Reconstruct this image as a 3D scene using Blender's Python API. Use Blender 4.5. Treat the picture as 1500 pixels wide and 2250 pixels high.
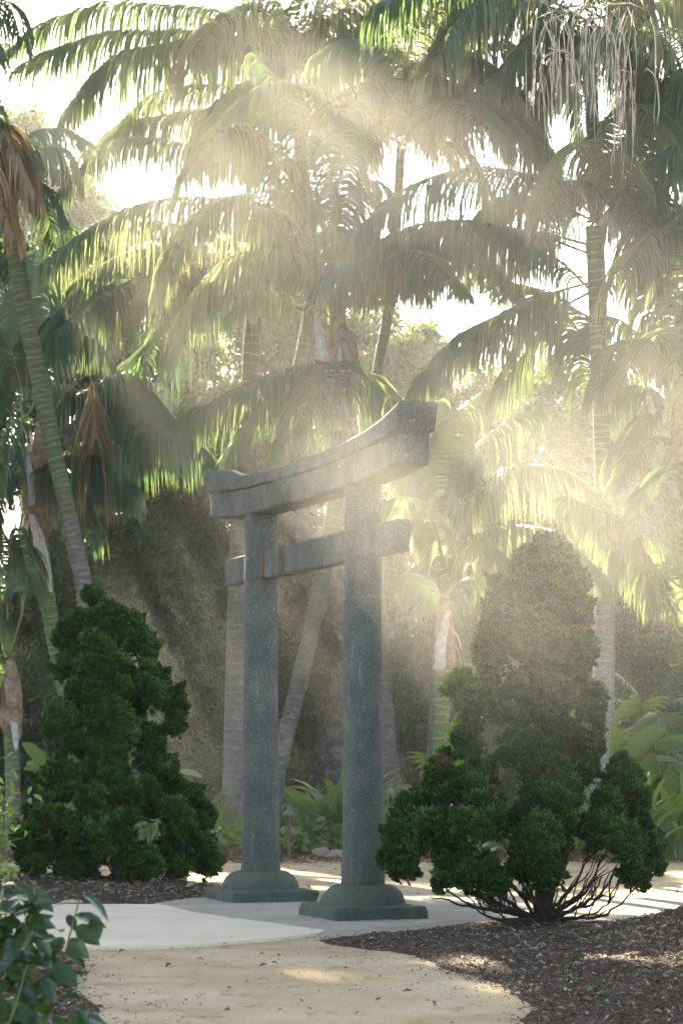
import bpy, math, random
import numpy as np
from mathutils import Vector, Matrix

# ------------------------------------------------------------------ camera, sky, sun, exposure
S = bpy.context.scene
for o in list(bpy.data.objects):
    bpy.data.objects.remove(o)
COL = S.collection
F = 5590.0                      # focal length in photograph pixels
HY = 1663.0                     # horizon row
EYE = 1.4
cam_d = bpy.data.cameras.new('camera')
cam = bpy.data.objects.new('camera', cam_d)
COL.objects.link(cam)
cam.location = (0, 0, EYE)
cam.rotation_euler = (math.radians(90), 0, 0)
cam_d.sensor_width = 36.0
cam_d.lens = F / 2250.0 * 36.0
cam_d.shift_y = (HY - 1125.0) / 2250.0
cam_d.clip_start = 0.1
cam_d.clip_end = 1000.0
cam_d.dof.use_dof = True
cam_d.dof.focus_distance = 22.5
cam_d.dof.aperture_fstop = 9.0
S.camera = cam

SUN = Vector((-0.262, 1.0, 0.432)).normalized()
EL = math.asin(SUN.z)
AZ = math.atan2(SUN.x, SUN.y)
world = bpy.data.worlds.new('World')
S.world = world
world.use_nodes = True
wn = world.node_tree.nodes
wl = world.node_tree.links
wn.clear()
sky = wn.new('ShaderNodeTexSky')
sky.sky_type = 'NISHITA'
sky.sun_disc = False
sky.sun_elevation = EL
sky.sun_rotation = AZ
sky.air_density = 0.8
sky.dust_density = 1.0
sky.ozone_density = 0.0
bg = wn.new('ShaderNodeBackground')
bg.inputs['Strength'].default_value = 0.05
wo = wn.new('ShaderNodeOutputWorld')
wl.new(sky.outputs['Color'], bg.inputs['Color'])
wl.new(bg.outputs['Background'], wo.inputs['Surface'])

sd = bpy.data.lights.new('sun', 'SUN')
sd.energy = 5.0
sd.angle = math.radians(0.5)
sd.color = (1.0, 0.87, 0.66)
sun = bpy.data.objects.new('sun', sd)
sun.rotation_euler = SUN.to_track_quat('Z', 'Y').to_euler()
sun.location = (-20, 60, 40)
COL.objects.link(sun)

S.view_settings.view_transform = 'Standard'
S.view_settings.look = 'None'
S.view_settings.exposure = 3.3
S.view_settings.gamma = 1.0
S.view_settings.use_curve_mapping = False
S.render.engine = 'CYCLES'
cy = S.cycles
cy.use_denoising = True
cy.denoiser = 'OPENIMAGEDENOISE'
cy.max_bounces = 6
cy.diffuse_bounces = 3
cy.glossy_bounces = 2
cy.transmission_bounces = 4
cy.volume_bounces = 1
cy.transparent_max_bounces = 8
cy.use_adaptive_sampling = False
cy.sample_clamp_indirect = 4.0

HAZE_DENSITY = 0.00035
HAZE_ANISO = 0.6
cy.volume_step_rate = 3.0
cy.volume_max_steps = 64

rs = np.random.RandomState(7)
random.seed(7)


# ------------------------------------------------------------------ helpers
def P(px, py, Y):
    """a place in the garden, given the distance and the direction seen from the path"""
    return np.array([(px - 750.0) / F * Y, Y, EYE + (HY - py) / F * Y])


def G(px, py):
    Y = EYE * F / (py - HY)
    return np.array([(px - 750.0) / F * Y, Y])


def nrm(v):
    return v / np.maximum(np.linalg.norm(v, axis=-1, keepdims=True), 1e-9)


def vhash(ix, iy, seed):
    h = (ix * 374761393 + iy * 668265263 + seed * 144665) & 0x7fffffff
    h = ((h ^ (h >> 13)) * 1274126177) & 0x7fffffff
    return ((h ^ (h >> 16)) & 0xffff) / 65535.0


def vnoise(x, y, seed=0):
    x = np.asarray(x, float); y = np.asarray(y, float)
    ix = np.floor(x).astype(np.int64); iy = np.floor(y).astype(np.int64)
    fx = x - ix; fy = y - iy
    fx = fx * fx * (3 - 2 * fx); fy = fy * fy * (3 - 2 * fy)
    a = vhash(ix, iy, seed); b = vhash(ix + 1, iy, seed)
    c = vhash(ix, iy + 1, seed); d = vhash(ix + 1, iy + 1, seed)
    return (a * (1 - fx) + b * fx) * (1 - fy) + (c * (1 - fx) + d * fx) * fy - 0.5


def fbm(x, y, seed=0, o=4):
    r = 0; a = 1.0; f = 1.0
    for k in range(o):
        r = r + a * vnoise(x * f, y * f, seed + k); a *= 0.5; f *= 2.03
    return r


def mesh(name, V, faces, mats=None, attrs=None, smooth=True, mat_idx=None):
    """faces: (n,3) or (n,4) int array, or a list of such arrays"""
    if not isinstance(faces, list):
        faces = [faces]
    faces = [np.asarray(f, np.int32) for f in faces if len(f)]
    me = bpy.data.meshes.new(name)
    V = np.asarray(V, np.float32)
    me.vertices.add(len(V))
    me.vertices.foreach_set('co', V.ravel())
    loops = np.concatenate([f.ravel() for f in faces])
    sizes = np.concatenate([np.full(len(f), f.shape[1], np.int32) for f in faces])
    starts = np.concatenate([[0], np.cumsum(sizes)[:-1]]).astype(np.int32)
    me.loops.add(len(loops))
    me.loops.foreach_set('vertex_index', loops)
    me.polygons.add(len(sizes))
    me.polygons.foreach_set('loop_start', starts)
    me.polygons.foreach_set('use_smooth', np.full(len(sizes), smooth, bool))
    if mat_idx is not None:
        me.polygons.foreach_set('material_index', np.asarray(mat_idx, np.int32))
    for k, v in (attrs or {}).items():
        a = me.attributes.new(k, 'FLOAT', 'POINT')
        a.data.foreach_set('value', np.asarray(v, np.float32))
    me.update(calc_edges=True)
    for m in (mats or []):
        me.materials.append(m)
    return me


def link(name, me, parent=None, loc=(0, 0, 0), rot=None, scale=None):
    o = bpy.data.objects.new(name, me)
    COL.objects.link(o)
    o.location = loc
    if rot is not None:
        o.rotation_euler = rot
    if scale is not None:
        o.scale = scale if hasattr(scale, '__len__') else (scale,) * 3
    if parent is not None:
        o.parent = parent
    return o


def thing(name, label, cat, loc=(0, 0, 0), group=None):
    o = bpy.data.objects.new(name, None)
    o.empty_display_size = 0.2
    COL.objects.link(o)
    o.location = loc
    o['label'] = label; o['category'] = cat
    if group:
        o['group'] = group
    return o


def structure(name, me, **k):
    o = link(name, me, **k); o['kind'] = 'structure'
    return o


def spline(pts, n):
    pts = np.asarray(pts, float)
    if len(pts) == 2:
        t = np.linspace(0, 1, n)[:, None]
        return pts[0] * (1 - t) + pts[1] * t
    p = np.vstack([2 * pts[0] - pts[1], pts, 2 * pts[-1] - pts[-2]])
    m = len(pts) - 1
    u = np.linspace(0, m, n); i = np.minimum(u.astype(int), m - 1); t = (u - i)[:, None]
    a, b, c, d = p[i], p[i + 1], p[i + 2], p[i + 3]
    r = 0.5 * ((2 * b) + (-a + c) * t + (2 * a - 5 * b + 4 * c - d) * t ** 2 + (-a + 3 * b - 3 * c + d) * t ** 3)
    seg = np.linalg.norm(np.diff(r, axis=0), axis=1)
    s = np.concatenate([[0], np.cumsum(seg)])
    q = np.linspace(0, s[-1], n)
    return np.stack([np.interp(q, s, r[:, k]) for k in range(3)], 1)


def arclen(p):
    return np.concatenate([[0], np.cumsum(np.linalg.norm(np.diff(p, axis=0), axis=1))])


def frames(p):
    T = nrm(np.gradient(p, axis=0))
    ref = np.array([0, 1.0, 0]) if abs(T[0][1]) < 0.8 else np.array([1.0, 0, 0])
    A = np.zeros_like(p)
    a = ref - T[0] * np.dot(ref, T[0]); a /= np.linalg.norm(a)
    for i in range(len(p)):
        a = a - T[i] * np.dot(a, T[i]); a /= max(np.linalg.norm(a), 1e-9)
        A[i] = a
    return T, A, np.cross(T, A)


def tube(p, r, sides=8, cap=True, bump=0.0, seed=0):
    p = np.asarray(p, float); n = len(p)
    r = np.broadcast_to(np.asarray(r, float), (n,))
    T, A, B = frames(p)
    th = np.linspace(0, 2 * math.pi, sides, endpoint=False)
    R = r[:, None] * np.ones(sides)
    if bump:
        R = R * (1 + bump * (np.random.RandomState(seed).rand(n, sides) - 0.5))
    V = p[:, None, :] + R[:, :, None] * (np.cos(th)[None, :, None] * A[:, None, :] + np.sin(th)[None, :, None] * B[:, None, :])
    V = V.reshape(-1, 3)
    i = np.arange(n - 1)[:, None] * sides; j = np.arange(sides)[None, :]; k = (j + 1) % sides
    Q = np.stack([i + j, i + k, i + sides + k, i + sides + j], -1).reshape(-1, 4)
    fs = [Q]
    if cap:
        c0 = len(V); V = np.vstack([V, p[0], p[-1]])
        jj = np.arange(sides); kk = (jj + 1) % sides; o = (n - 1) * sides
        fs.append(np.concatenate([np.stack([kk, jj, np.full(sides, c0)], 1), np.stack([o + jj, o + kk, np.full(sides, c0 + 1)], 1)]))
    return V, fs


class Acc:
    """collects geometry for ONE mesh"""
    def __init__(self):
        self.V = []; self.F = {3: [], 4: []}; self.n = 0; self.A = {}

    def add(self, V, fs, **attrs):
        if not isinstance(fs, list):
            fs = [fs]
        V = np.asarray(V, float)
        for f in fs:
            if len(f):
                f = np.asarray(f); self.F[f.shape[1]].append(f + self.n)
        self.V.append(V)
        for k, v in attrs.items():
            self.A.setdefault(k, []).append(np.broadcast_to(np.asarray(v, float), (len(V),)))
        self.n += len(V)

    def mesh(self, name, mats, smooth=True):
        fs = [np.concatenate(v) for v in self.F.values() if v]
        return mesh(name, np.vstack(self.V), fs, mats, {k: np.concatenate(v) for k, v in self.A.items()}, smooth)


def strips(base, D, W, wprof):
    """ribbons: D (n,segs,3) step vectors, W (n,segs+1,3) half-width vectors"""
    n, s, _ = D.shape
    C = np.concatenate([base[:, None, :], base[:, None, :] + np.cumsum(D, 1)], 1)
    Wv = W * np.asarray(wprof)[None, :, None]
    V = np.stack([C - Wv, C + Wv], 2).reshape(-1, 3)
    b = (np.arange(n) * (s + 1) * 2)[:, None]; j = (np.arange(s) * 2)[None, :]
    Q = np.stack([b + j, b + j + 1, b + j + 3, b + j + 2], -1).reshape(-1, 4)
    t = np.tile(np.repeat(np.linspace(0, 1, s + 1), 2), n)
    return V, Q, t


# ------------------------------------------------------------------ materials
def newmat(name):
    m = bpy.data.materials.new(name); m.use_nodes = True
    nt = m.node_tree; nt.nodes.clear()
    out = nt.nodes.new('ShaderNodeOutputMaterial')
    return m, nt, out


def N(nt, typ, **kw):
    n = nt.nodes.new(typ)
    for k, v in kw.items():
        if k.startswith('i_'):
            n.inputs[k[2:].replace('_', ' ')].default_value = v
        else:
            setattr(n, k, v)
    return n


def ramp(nt, fac, stops):
    r = nt.nodes.new('ShaderNodeValToRGB')
    e = r.color_ramp.elements
    while len(e) < len(stops):
        e.new(0.5)
    for el, (p, c) in zip(e, stops):
        el.position = p; el.color = (c[0], c[1], c[2], 1)
    nt.links.new(fac, r.inputs['Fac'])
    return r.outputs['Color']


def noise(nt, scale, detail=4, rough=0.6, vec=None, dist=0.0):
    n = N(nt, 'ShaderNodeTexNoise')
    n.inputs['Scale'].default_value = scale; n.inputs['Detail'].default_value = detail
    n.inputs['Roughness'].default_value = rough; n.inputs['Distortion'].default_value = dist
    if vec is not None:
        nt.links.new(vec, n.inputs['Vector'])
    return n.outputs['Fac']


def mixc(nt, a, b, fac, mode='MIX'):
    m = N(nt, 'ShaderNodeMix', data_type='RGBA', blend_type=mode)
    for sock, v in ((m.inputs[6], a), (m.inputs[7], b)):
        if isinstance(v, tuple):
            sock.default_value = (v[0], v[1], v[2], 1)
        else:
            nt.links.new(v, sock)
    if isinstance(fac, (int, float)):
        m.inputs[0].default_value = fac
    else:
        nt.links.new(fac, m.inputs[0])
    return m.outputs[2]


def mth(nt, op, a, b=None, clamp=False):
    m = N(nt, 'ShaderNodeMath', operation=op, use_clamp=clamp)
    for i, v in enumerate((a, b)):
        if v is None:
            continue
        if isinstance(v, (int, float)):
            m.inputs[i].default_value = v
        else:
            nt.links.new(v, m.inputs[i])
    return m.outputs[0]


def attr(nt, name):
    a = N(nt, 'ShaderNodeAttribute', attribute_type='GEOMETRY', attribute_name=name)
    return a.outputs['Fac']


def objcoord(nt):
    return N(nt, 'ShaderNodeTexCoord').outputs['Object']


def pos(nt):
    return N(nt, 'ShaderNodeNewGeometry').outputs['Position']


def bump(nt, h, dist, strength=1.0):
    b = N(nt, 'ShaderNodeBump'); b.inputs['Distance'].default_value = dist
    b.inputs['Strength'].default_value = strength
    nt.links.new(h, b.inputs['Height'])
    return b.outputs['Normal']


def leafmat(name, c0, c1, tip=None, tipat=0.8, trans=(0.3, 0.4, 0.05), tfac=0.4, rough=0.4, spec=0.5):
    m, nt, out = newmat(name)
    rnd = attr(nt, 'rnd')
    oi = N(nt, 'ShaderNodeObjectInfo').outputs['Random']
    f = mth(nt, 'ADD', mth(nt, 'MULTIPLY', rnd, 0.6), mth(nt, 'MULTIPLY', oi, 0.4))
    col = ramp(nt, f, [(0.0, c0), (1.0, c1)])
    tcol = mixc(nt, col, trans, 0.8)
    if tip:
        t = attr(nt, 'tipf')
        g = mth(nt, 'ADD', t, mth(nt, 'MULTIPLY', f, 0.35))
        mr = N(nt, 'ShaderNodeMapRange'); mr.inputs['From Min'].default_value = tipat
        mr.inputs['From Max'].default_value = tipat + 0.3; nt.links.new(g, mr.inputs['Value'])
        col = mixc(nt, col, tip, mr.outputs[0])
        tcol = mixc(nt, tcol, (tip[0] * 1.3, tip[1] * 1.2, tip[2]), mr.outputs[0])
    p = N(nt, 'ShaderNodeBsdfPrincipled')
    nt.links.new(col, p.inputs['Base Color'])
    p.inputs['Roughness'].default_value = rough
    p.inputs['Specular IOR Level'].default_value = spec
    tr = N(nt, 'ShaderNodeBsdfTranslucent'); nt.links.new(tcol, tr.inputs['Color'])
    mx = N(nt, 'ShaderNodeMixShader'); mx.inputs[0].default_value = tfac
    nt.links.new(p.outputs[0], mx.inputs[1]); nt.links.new(tr.outputs[0], mx.inputs[2])
    nt.links.new(mx.outputs[0], out.inputs['Surface'])
    return m


def simplemat(name, colf, rough=0.9, bmp=None, spec=0.3):
    m, nt, out = newmat(name)
    p = N(nt, 'ShaderNodeBsdfPrincipled')
    c = colf(nt)
    if isinstance(c, tuple):
        p.inputs['Base Color'].default_value = (*c, 1)
    else:
        nt.links.new(c, p.inputs['Base Color'])
    p.inputs['Roughness'].default_value = rough
    p.inputs['Specular IOR Level'].default_value = spec
    if bmp:
        nt.links.new(bmp(nt), p.inputs['Normal'])
    nt.links.new(p.outputs[0], out.inputs['Surface'])
    return m


M = {}
M['palm'] = leafmat('palm_leaf', (0.050, 0.092, 0.052), (0.095, 0.135, 0.068), (0.34, 0.28, 0.07), 1.12, (0.21, 0.31, 0.08), 0.31, 0.36)
M['palm_pale'] = leafmat('palm_leaf_pale', (0.13, 0.175, 0.10), (0.21, 0.24, 0.13), (0.42, 0.34, 0.14), 1.0, (0.31, 0.36, 0.14), 0.32, 0.4)
M['palm_teal'] = leafmat('palm_leaf_teal', (0.025, 0.075, 0.065), (0.045, 0.105, 0.085), (0.35, 0.30, 0.05), 1.05, (0.22, 0.36, 0.08), 0.3, 0.33)
M['dead'] = leafmat('dead_palm_leaf', (0.30, 0.20, 0.10), (0.46, 0.34, 0.20), None, 1, (0.5, 0.36, 0.18), 0.3, 0.7, 0.2)
M['dead_cypress'] = leafmat('dead_cypress_tuft', (0.055, 0.040, 0.018), (0.11, 0.075, 0.035), None, 1, (0.15, 0.08, 0.03), 0.1, 0.8, 0.1)
M['strand'] = leafmat('dry_flower_strand', (0.58, 0.51, 0.40), (0.72, 0.65, 0.54), None, 1, (0.6, 0.5, 0.35), 0.25, 0.7, 0.2)
M['tree'] = leafmat('tree_leaf', (0.030, 0.058, 0.022), (0.075, 0.105, 0.030), None, 1, (0.22, 0.34, 0.05), 0.34, 0.4)
M['tree_dark'] = leafmat('tree_leaf_dark', (0.016, 0.050, 0.020), (0.06, 0.125, 0.038), None, 1, (0.16, 0.26, 0.04), 0.22, 0.3, 0.7)
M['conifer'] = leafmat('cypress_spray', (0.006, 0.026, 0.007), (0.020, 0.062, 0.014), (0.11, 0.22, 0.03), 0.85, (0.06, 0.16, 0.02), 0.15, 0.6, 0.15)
M['paddle'] = leafmat('paddle_leaf', (0.07, 0.14, 0.03), (0.11, 0.19, 0.04), None, 1, (0.15, 0.23, 0.02), 0.5, 0.4)
M['fan'] = leafmat('fan_palm_leaf', (0.06, 0.11, 0.05), (0.11, 0.17, 0.07), (0.35, 0.34, 0.08), 1.1, (0.40, 0.52, 0.08), 0.45, 0.3)
M['strap'] = leafmat('strap_leaf', (0.06, 0.12, 0.04), (0.17, 0.25, 0.09), (0.35, 0.32, 0.1), 1.1, (0.34, 0.46, 0.05), 0.42, 0.25, 0.7)
M['cover'] = leafmat('ground_cover_leaf', (0.05, 0.11, 0.035), (0.17, 0.25, 0.06), None, 1, (0.4, 0.5, 0.04), 0.4, 0.25, 0.7)
M['camellia'] = leafmat('glossy_leaf', (0.005, 0.026, 0.008), (0.028, 0.078, 0.016), None, 1, (0.22, 0.34, 0.03), 0.12, 0.2, 0.6)
M['nandina'] = leafmat('fine_leaf', (0.04, 0.09, 0.04), (0.34, 0.12, 0.04), None, 1, (0.4, 0.35, 0.05), 0.35, 0.35)


def stone_col(nt):
    v = pos(nt)
    n1 = noise(nt, 3.2, 5, 0.65, v)
    n2 = noise(nt, 70, 3, 0.7, v)
    vo = N(nt, 'ShaderNodeTexVoronoi'); vo.inputs['Scale'].default_value = 95
    nt.links.new(v, vo.inputs['Vector'])
    base = ramp(nt, n1, [(0.3, (0.072, 0.084, 0.078)), (0.55, (0.118, 0.130, 0.114)), (0.75, (0.165, 0.17, 0.14))])
    sp = ramp(nt, n2, [(0.35, (0.5, 0.5, 0.5)), (0.5, (0.95, 0.95, 0.95)), (0.68, (1.7, 1.7, 1.65))])
    c = mixc(nt, base, sp, 0.75, 'MULTIPLY')
    # dark open pores
    pit = ramp(nt, vo.outputs['Distance'], [(0.12, (0.25, 0.25, 0.25)), (0.24, (1, 1, 1))])
    c = mixc(nt, c, pit, 0.45, 'MULTIPLY')
    # pale lichen spots and streaks
    ma = N(nt, 'ShaderNodeMapping'); ma.inputs['Scale'].default_value = (9, 9, 1.3)
    nt.links.new(v, ma.inputs['Vector'])
    st = noise(nt, 1.6, 4, 0.6, ma.outputs[0])
    c = mixc(nt, c, (0.30, 0.325, 0.31), ramp(nt, st, [(0.62, (0, 0, 0)), (0.78, (0.55, 0.55, 0.55))]))
    ma2 = N(nt, 'ShaderNodeMapping'); ma2.inputs['Scale'].default_value = (7, 7, 0.9); ma2.inputs['Location'].default_value = (3, 5, 1)
    nt.links.new(v, ma2.inputs['Vector'])
    c = mixc(nt, c, (0.045, 0.048, 0.045), ramp(nt, noise(nt, 1.4, 5, 0.7, ma2.outputs[0]), [(0.56, (0, 0, 0)), (0.74, (0.5, 0.5, 0.5))]))
    c = mixc(nt, c, (0.15, 0.12, 0.08), ramp(nt, noise(nt, 5, 5, 0.75, v), [(0.57, (0, 0, 0)), (0.75, (0.55, 0.55, 0.55))]))
    n3 = noise(nt, 24, 2, 0.5, v)
    c = mixc(nt, c, (0.38, 0.41, 0.38), ramp(nt, n3, [(0.69, (0, 0, 0)), (0.74, (0.7, 0.7, 0.7))]))
    # moss on faces turned up, and green algae near the ground
    g = N(nt, 'ShaderNodeNewGeometry')
    sx = N(nt, 'ShaderNodeSeparateXYZ'); nt.links.new(g.outputs['Normal'], sx.inputs[0])
    sp2 = N(nt, 'ShaderNodeSeparateXYZ'); nt.links.new(g.outputs['Position'], sp2.inputs[0])
    up = mth(nt, 'MULTIPLY', mth(nt, 'SUBTRACT', sx.outputs['Z'], 0.25, True), mth(nt, 'ADD', n1, 0.55), True)
    low = N(nt, 'ShaderNodeMapRange'); low.inputs['From Min'].default_value = 1.9; low.inputs['From Max'].default_value = 0.1
    nt.links.new(sp2.outputs['Z'], low.inputs['Value'])
    alg = mth(nt, 'MULTIPLY', low.outputs[0], mth(nt, 'ADD', n1, 0.12), True)
    c = mixc(nt, c, (0.095, 0.105, 0.065), mth(nt, 'MULTIPLY', alg, 0.7))
    c = mixc(nt, c, (0.135, 0.138, 0.07), mth(nt, 'MULTIPLY', up, 0.85, True))
    return c


def stone_bump(nt):
    v = pos(nt)
    vo = N(nt, 'ShaderNodeTexVoronoi'); vo.inputs['Scale'].default_value = 60
    nt.links.new(v, vo.inputs['Vector'])
    h = mth(nt, 'ADD', mth(nt, 'MULTIPLY', noise(nt, 45, 5, 0.75, v), 1.0), mth(nt, 'MULTIPLY', mth(nt, 'MINIMUM', vo.outputs['Distance'], 0.3), 1.2))
    return bump(nt, h, 0.012, 0.9)


M['stone'] = simplemat('weathered_granite', stone_col, 0.92, stone_bump, 0.25)
M['rust'] = simplemat('rust_stained_granite', lambda nt: mixc(nt, (0.13, 0.075, 0.045), (0.10, 0.085, 0.07), noise(nt, 14, 4, 0.7, pos(nt))), 0.95, stone_bump, 0.2)


def trunk_mat(name, green, grey, line, zg0, zg1, greenest=0.5):
    def cf(nt):
        v = pos(nt)
        sp = N(nt, 'ShaderNodeSeparateXYZ'); nt.links.new(v, sp.inputs[0])
        n1 = noise(nt, 2.5, 4, 0.6, v)
        mr = N(nt, 'ShaderNodeMapRange'); mr.inputs['From Min'].default_value = zg0; mr.inputs['From Max'].default_value = zg1
        nt.links.new(mth(nt, 'ADD', sp.outputs['Z'], mth(nt, 'MULTIPLY', n1, 1.5)), mr.inputs['Value'])
        c = mixc(nt, grey, green, mr.outputs[0])
        ma = N(nt, 'ShaderNodeMapping'); ma.inputs['Scale'].default_value = (1, 1, 3)
        nt.links.new(v, ma.inputs['Vector'])
        c = mixc(nt, c, ramp(nt, noise(nt, 16, 4, 0.7, ma.outputs[0]), [(0.3, (0.55, 0.55, 0.55)), (0.7, (1.35, 1.35, 1.35))]), 0.8, 'MULTIPLY')
        blo = ramp(nt, noise(nt, 7, 5, 0.75, ma.outputs[0]), [(0.58, (0, 0, 0)), (0.66, (0.75, 0.75, 0.75))])
        c = mixc(nt, c, (0.36, 0.34, 0.33), mixc(nt, blo, (0, 0, 0), mr.outputs[0]))
        r = attr(nt, 'ring')
        c = mixc(nt, c, line, mth(nt, 'MULTIPLY', mth(nt, 'POWER', r, 1.6), 0.9))
        return c
    return simplemat(name, cf, 0.75, lambda nt: bump(nt, noise(nt, 40, 4, 0.7, pos(nt)), 0.01, 0.6), 0.3)


M['trunk_green'] = trunk_mat('ringed_green_trunk', (0.075, 0.125, 0.03), (0.13, 0.12, 0.11), (0.36, 0.32, 0.2), 0.4, 3.2)
M['trunk_grey'] = trunk_mat('ringed_grey_trunk', (0.085, 0.11, 0.05), (0.17, 0.165, 0.15), (0.30, 0.28, 0.23), 3.0, 6.5)
M['trunk_left'] = trunk_mat('ringed_olive_trunk', (0.060, 0.080, 0.032), (0.115, 0.105, 0.105), (0.24, 0.21, 0.14), 4.4, 6.2)
M['trunk_dark'] = trunk_mat('ringed_dark_trunk', (0.05, 0.08, 0.03), (0.080, 0.075, 0.082), (0.16, 0.15, 0.12), 2.2, 4.8)
M['sheath'] = simplemat('dry_leaf_sheath', lambda nt: ramp(nt, noise(nt, 9, 6, 0.75, (lambda ma: (nt.links.new(pos(nt), ma.inputs['Vector']), ma.outputs[0])[1])(N(nt, 'ShaderNodeMapping', )), 0.4), [(0.3, (0.13, 0.08, 0.045)), (0.5, (0.27, 0.19, 0.12)), (0.7, (0.42, 0.34, 0.24))]), 0.85, lambda nt: bump(nt, noise(nt, 30, 5, 0.8, pos(nt)), 0.03, 0.9), 0.2)
M['sheath_pale'] = simplemat('pale_hanging_sheath', lambda nt: ramp(nt, noise(nt, 12, 5, 0.7, pos(nt)), [(0.3, (0.27, 0.25, 0.22)), (0.7, (0.47, 0.44, 0.39))]), 0.7, lambda nt: bump(nt, noise(nt, 30, 4, 0.7, pos(nt)), 0.01, 0.6), 0.3)
M['petiole'] = simplemat('palm_rachis', lambda nt: mixc(nt, (0.09, 0.13, 0.04), (0.20, 0.19, 0.08), noise(nt, 3, 3, 0.5, pos(nt))), 0.5, None, 0.4)
M['bark'] = simplemat('tree_bark', lambda nt: ramp(nt, noise(nt, 7, 6, 0.75, pos(nt)), [(0.35, (0.07, 0.06, 0.05)), (0.55, (0.15, 0.135, 0.115)), (0.68, (0.30, 0.29, 0.25))]), 0.95, lambda nt: bump(nt, noise(nt, 12, 6, 0.8, pos(nt)), 0.06, 0.9), 0.2)
M['twig'] = simplemat('cypress_branch', lambda nt: ramp(nt, noise(nt, 25, 4, 0.7, pos(nt)), [(0.3, (0.022, 0.017, 0.013)), (0.7, (0.062, 0.050, 0.038))]), 0.9, lambda nt: bump(nt, noise(nt, 60, 4, 0.7, pos(nt)), 0.01), 0.2)
M['stem'] = simplemat('green_stem', lambda nt: mixc(nt, (0.13, 0.10, 0.05), (0.10, 0.14, 0.04), noise(nt, 8, 2, 0.5, pos(nt))), 0.6)


def path_col(nt):
    v = pos(nt)
    c = ramp(nt, noise(nt, 0.9, 6, 0.62, v), [(0.3, (0.50, 0.325, 0.155)), (0.5, (0.66, 0.47, 0.25)), (0.72, (0.76, 0.59, 0.35))])
    c = mixc(nt, c, ramp(nt, noise(nt, 60, 3, 0.8, v), [(0.3, (0.72, 0.7, 0.68)), (0.7, (1.22, 1.2, 1.18))]), 0.8, 'MULTIPLY')
    ma = N(nt, 'ShaderNodeMapping'); ma.inputs['Scale'].default_value = (1, 0.5, 1); nt.links.new(v, ma.inputs['Vector'])
    d = noise(nt, 5, 5, 0.75, ma.outputs[0], 0.3)
    return mixc(nt, c, (0.24, 0.15, 0.08), ramp(nt, d, [(0.55, (0, 0, 0)), (0.70, (0.75, 0.75, 0.75))]))


M['path'] = simplemat('decomposed_granite', path_col, 0.95, lambda nt: bump(nt, noise(nt, 30, 6, 0.8, pos(nt)), 0.02, 0.7), 0.2)
M['slab'] = simplemat('cream_sandstone', lambda nt: mixc(nt, ramp(nt, noise(nt, 1.3, 6, 0.65, pos(nt)), [(0.3, (0.76, 0.575, 0.37)), (0.7, (0.86, 0.68, 0.46))]), ramp(nt, noise(nt, 45, 3, 0.7, pos(nt)), [(0.3, (0.85,) * 3), (0.7, (1.1,) * 3)]), 0.7, 'MULTIPLY'), 0.85, lambda nt: bump(nt, noise(nt, 25, 5, 0.7, pos(nt)), 0.01, 0.4), 0.3)
M['gravel'] = simplemat('pale_gravel', lambda nt: mixc(nt, ramp(nt, noise(nt, 2.2, 5, 0.7, pos(nt)), [(0.3, (0.50, 0.40, 0.28)), (0.7, (0.68, 0.56, 0.41))]), ramp(nt, noise(nt, 85, 2, 0.8, pos(nt)), [(0.3, (0.5,) * 3), (0.7, (1.45,) * 3)]), 0.85, 'MULTIPLY'), 0.95, lambda nt: bump(nt, noise(nt, 70, 3, 0.7, pos(nt)), 0.03, 1.0), 0.2)


def soil_col(nt):
    v = pos(nt)
    c = ramp(nt, noise(nt, 5, 6, 0.75, v), [(0.3, (0.055, 0.034, 0.020)), (0.55, (0.13, 0.082, 0.047)), (0.75, (0.25, 0.17, 0.10))])
    return mixc(nt, c, ramp(nt, noise(nt, 70, 3, 0.8, v), [(0.3, (0.5,) * 3), (0.7, (1.6,) * 3)]), 0.9, 'MULTIPLY')


M['soil'] = simplemat('mulch_soil', soil_col, 0.95, lambda nt: bump(nt, noise(nt, 35, 6, 0.8, pos(nt)), 0.05, 1.0), 0.2)


def chip_mat(name, stops, rough=0.8):
    return simplemat(name, lambda nt: ramp(nt, attr(nt, 'rnd'), stops), rough, None, 0.3)


M['chip'] = chip_mat('mulch_chip', [(0.0, (0.03, 0.02, 0.015)), (0.45, (0.13, 0.078, 0.044)), (0.75, (0.25, 0.165, 0.10)), (0.93, (0.36, 0.28, 0.2)), (1.0, (0.55, 0.5, 0.42))])
M['litter'] = chip_mat('fallen_leaf', [(0.0, (0.12, 0.06, 0.035)), (0.3, (0.30, 0.13, 0.05)), (0.5, (0.24, 0.16, 0.09)), (0.8, (0.45, 0.38, 0.28)), (0.95, (0.20, 0.24, 0.10)), (1.0, (0.35, 0.38, 0.2))], 0.5)
M['pebble'] = chip_mat('path_pebble', [(0.0, (0.16, 0.10, 0.06)), (0.5, (0.40, 0.28, 0.17)), (1.0, (0.6, 0.52, 0.40))])
M['rock'] = simplemat('pinkish_rock', lambda nt: mixc(nt, (0.42, 0.25, 0.18), (0.30, 0.24, 0.20), noise(nt, 9, 4, 0.6, pos(nt))), 0.9, lambda nt: bump(nt, noise(nt, 20, 4, 0.7, pos(nt)), 0.03), 0.2)
M['lamp'] = simplemat('bronze_painted_metal', lambda nt: mixc(nt, (0.13, 0.08, 0.075), (0.18, 0.12, 0.11), noise(nt, 30, 3, 0.6, pos(nt))), 0.55, None, 0.4)


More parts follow.
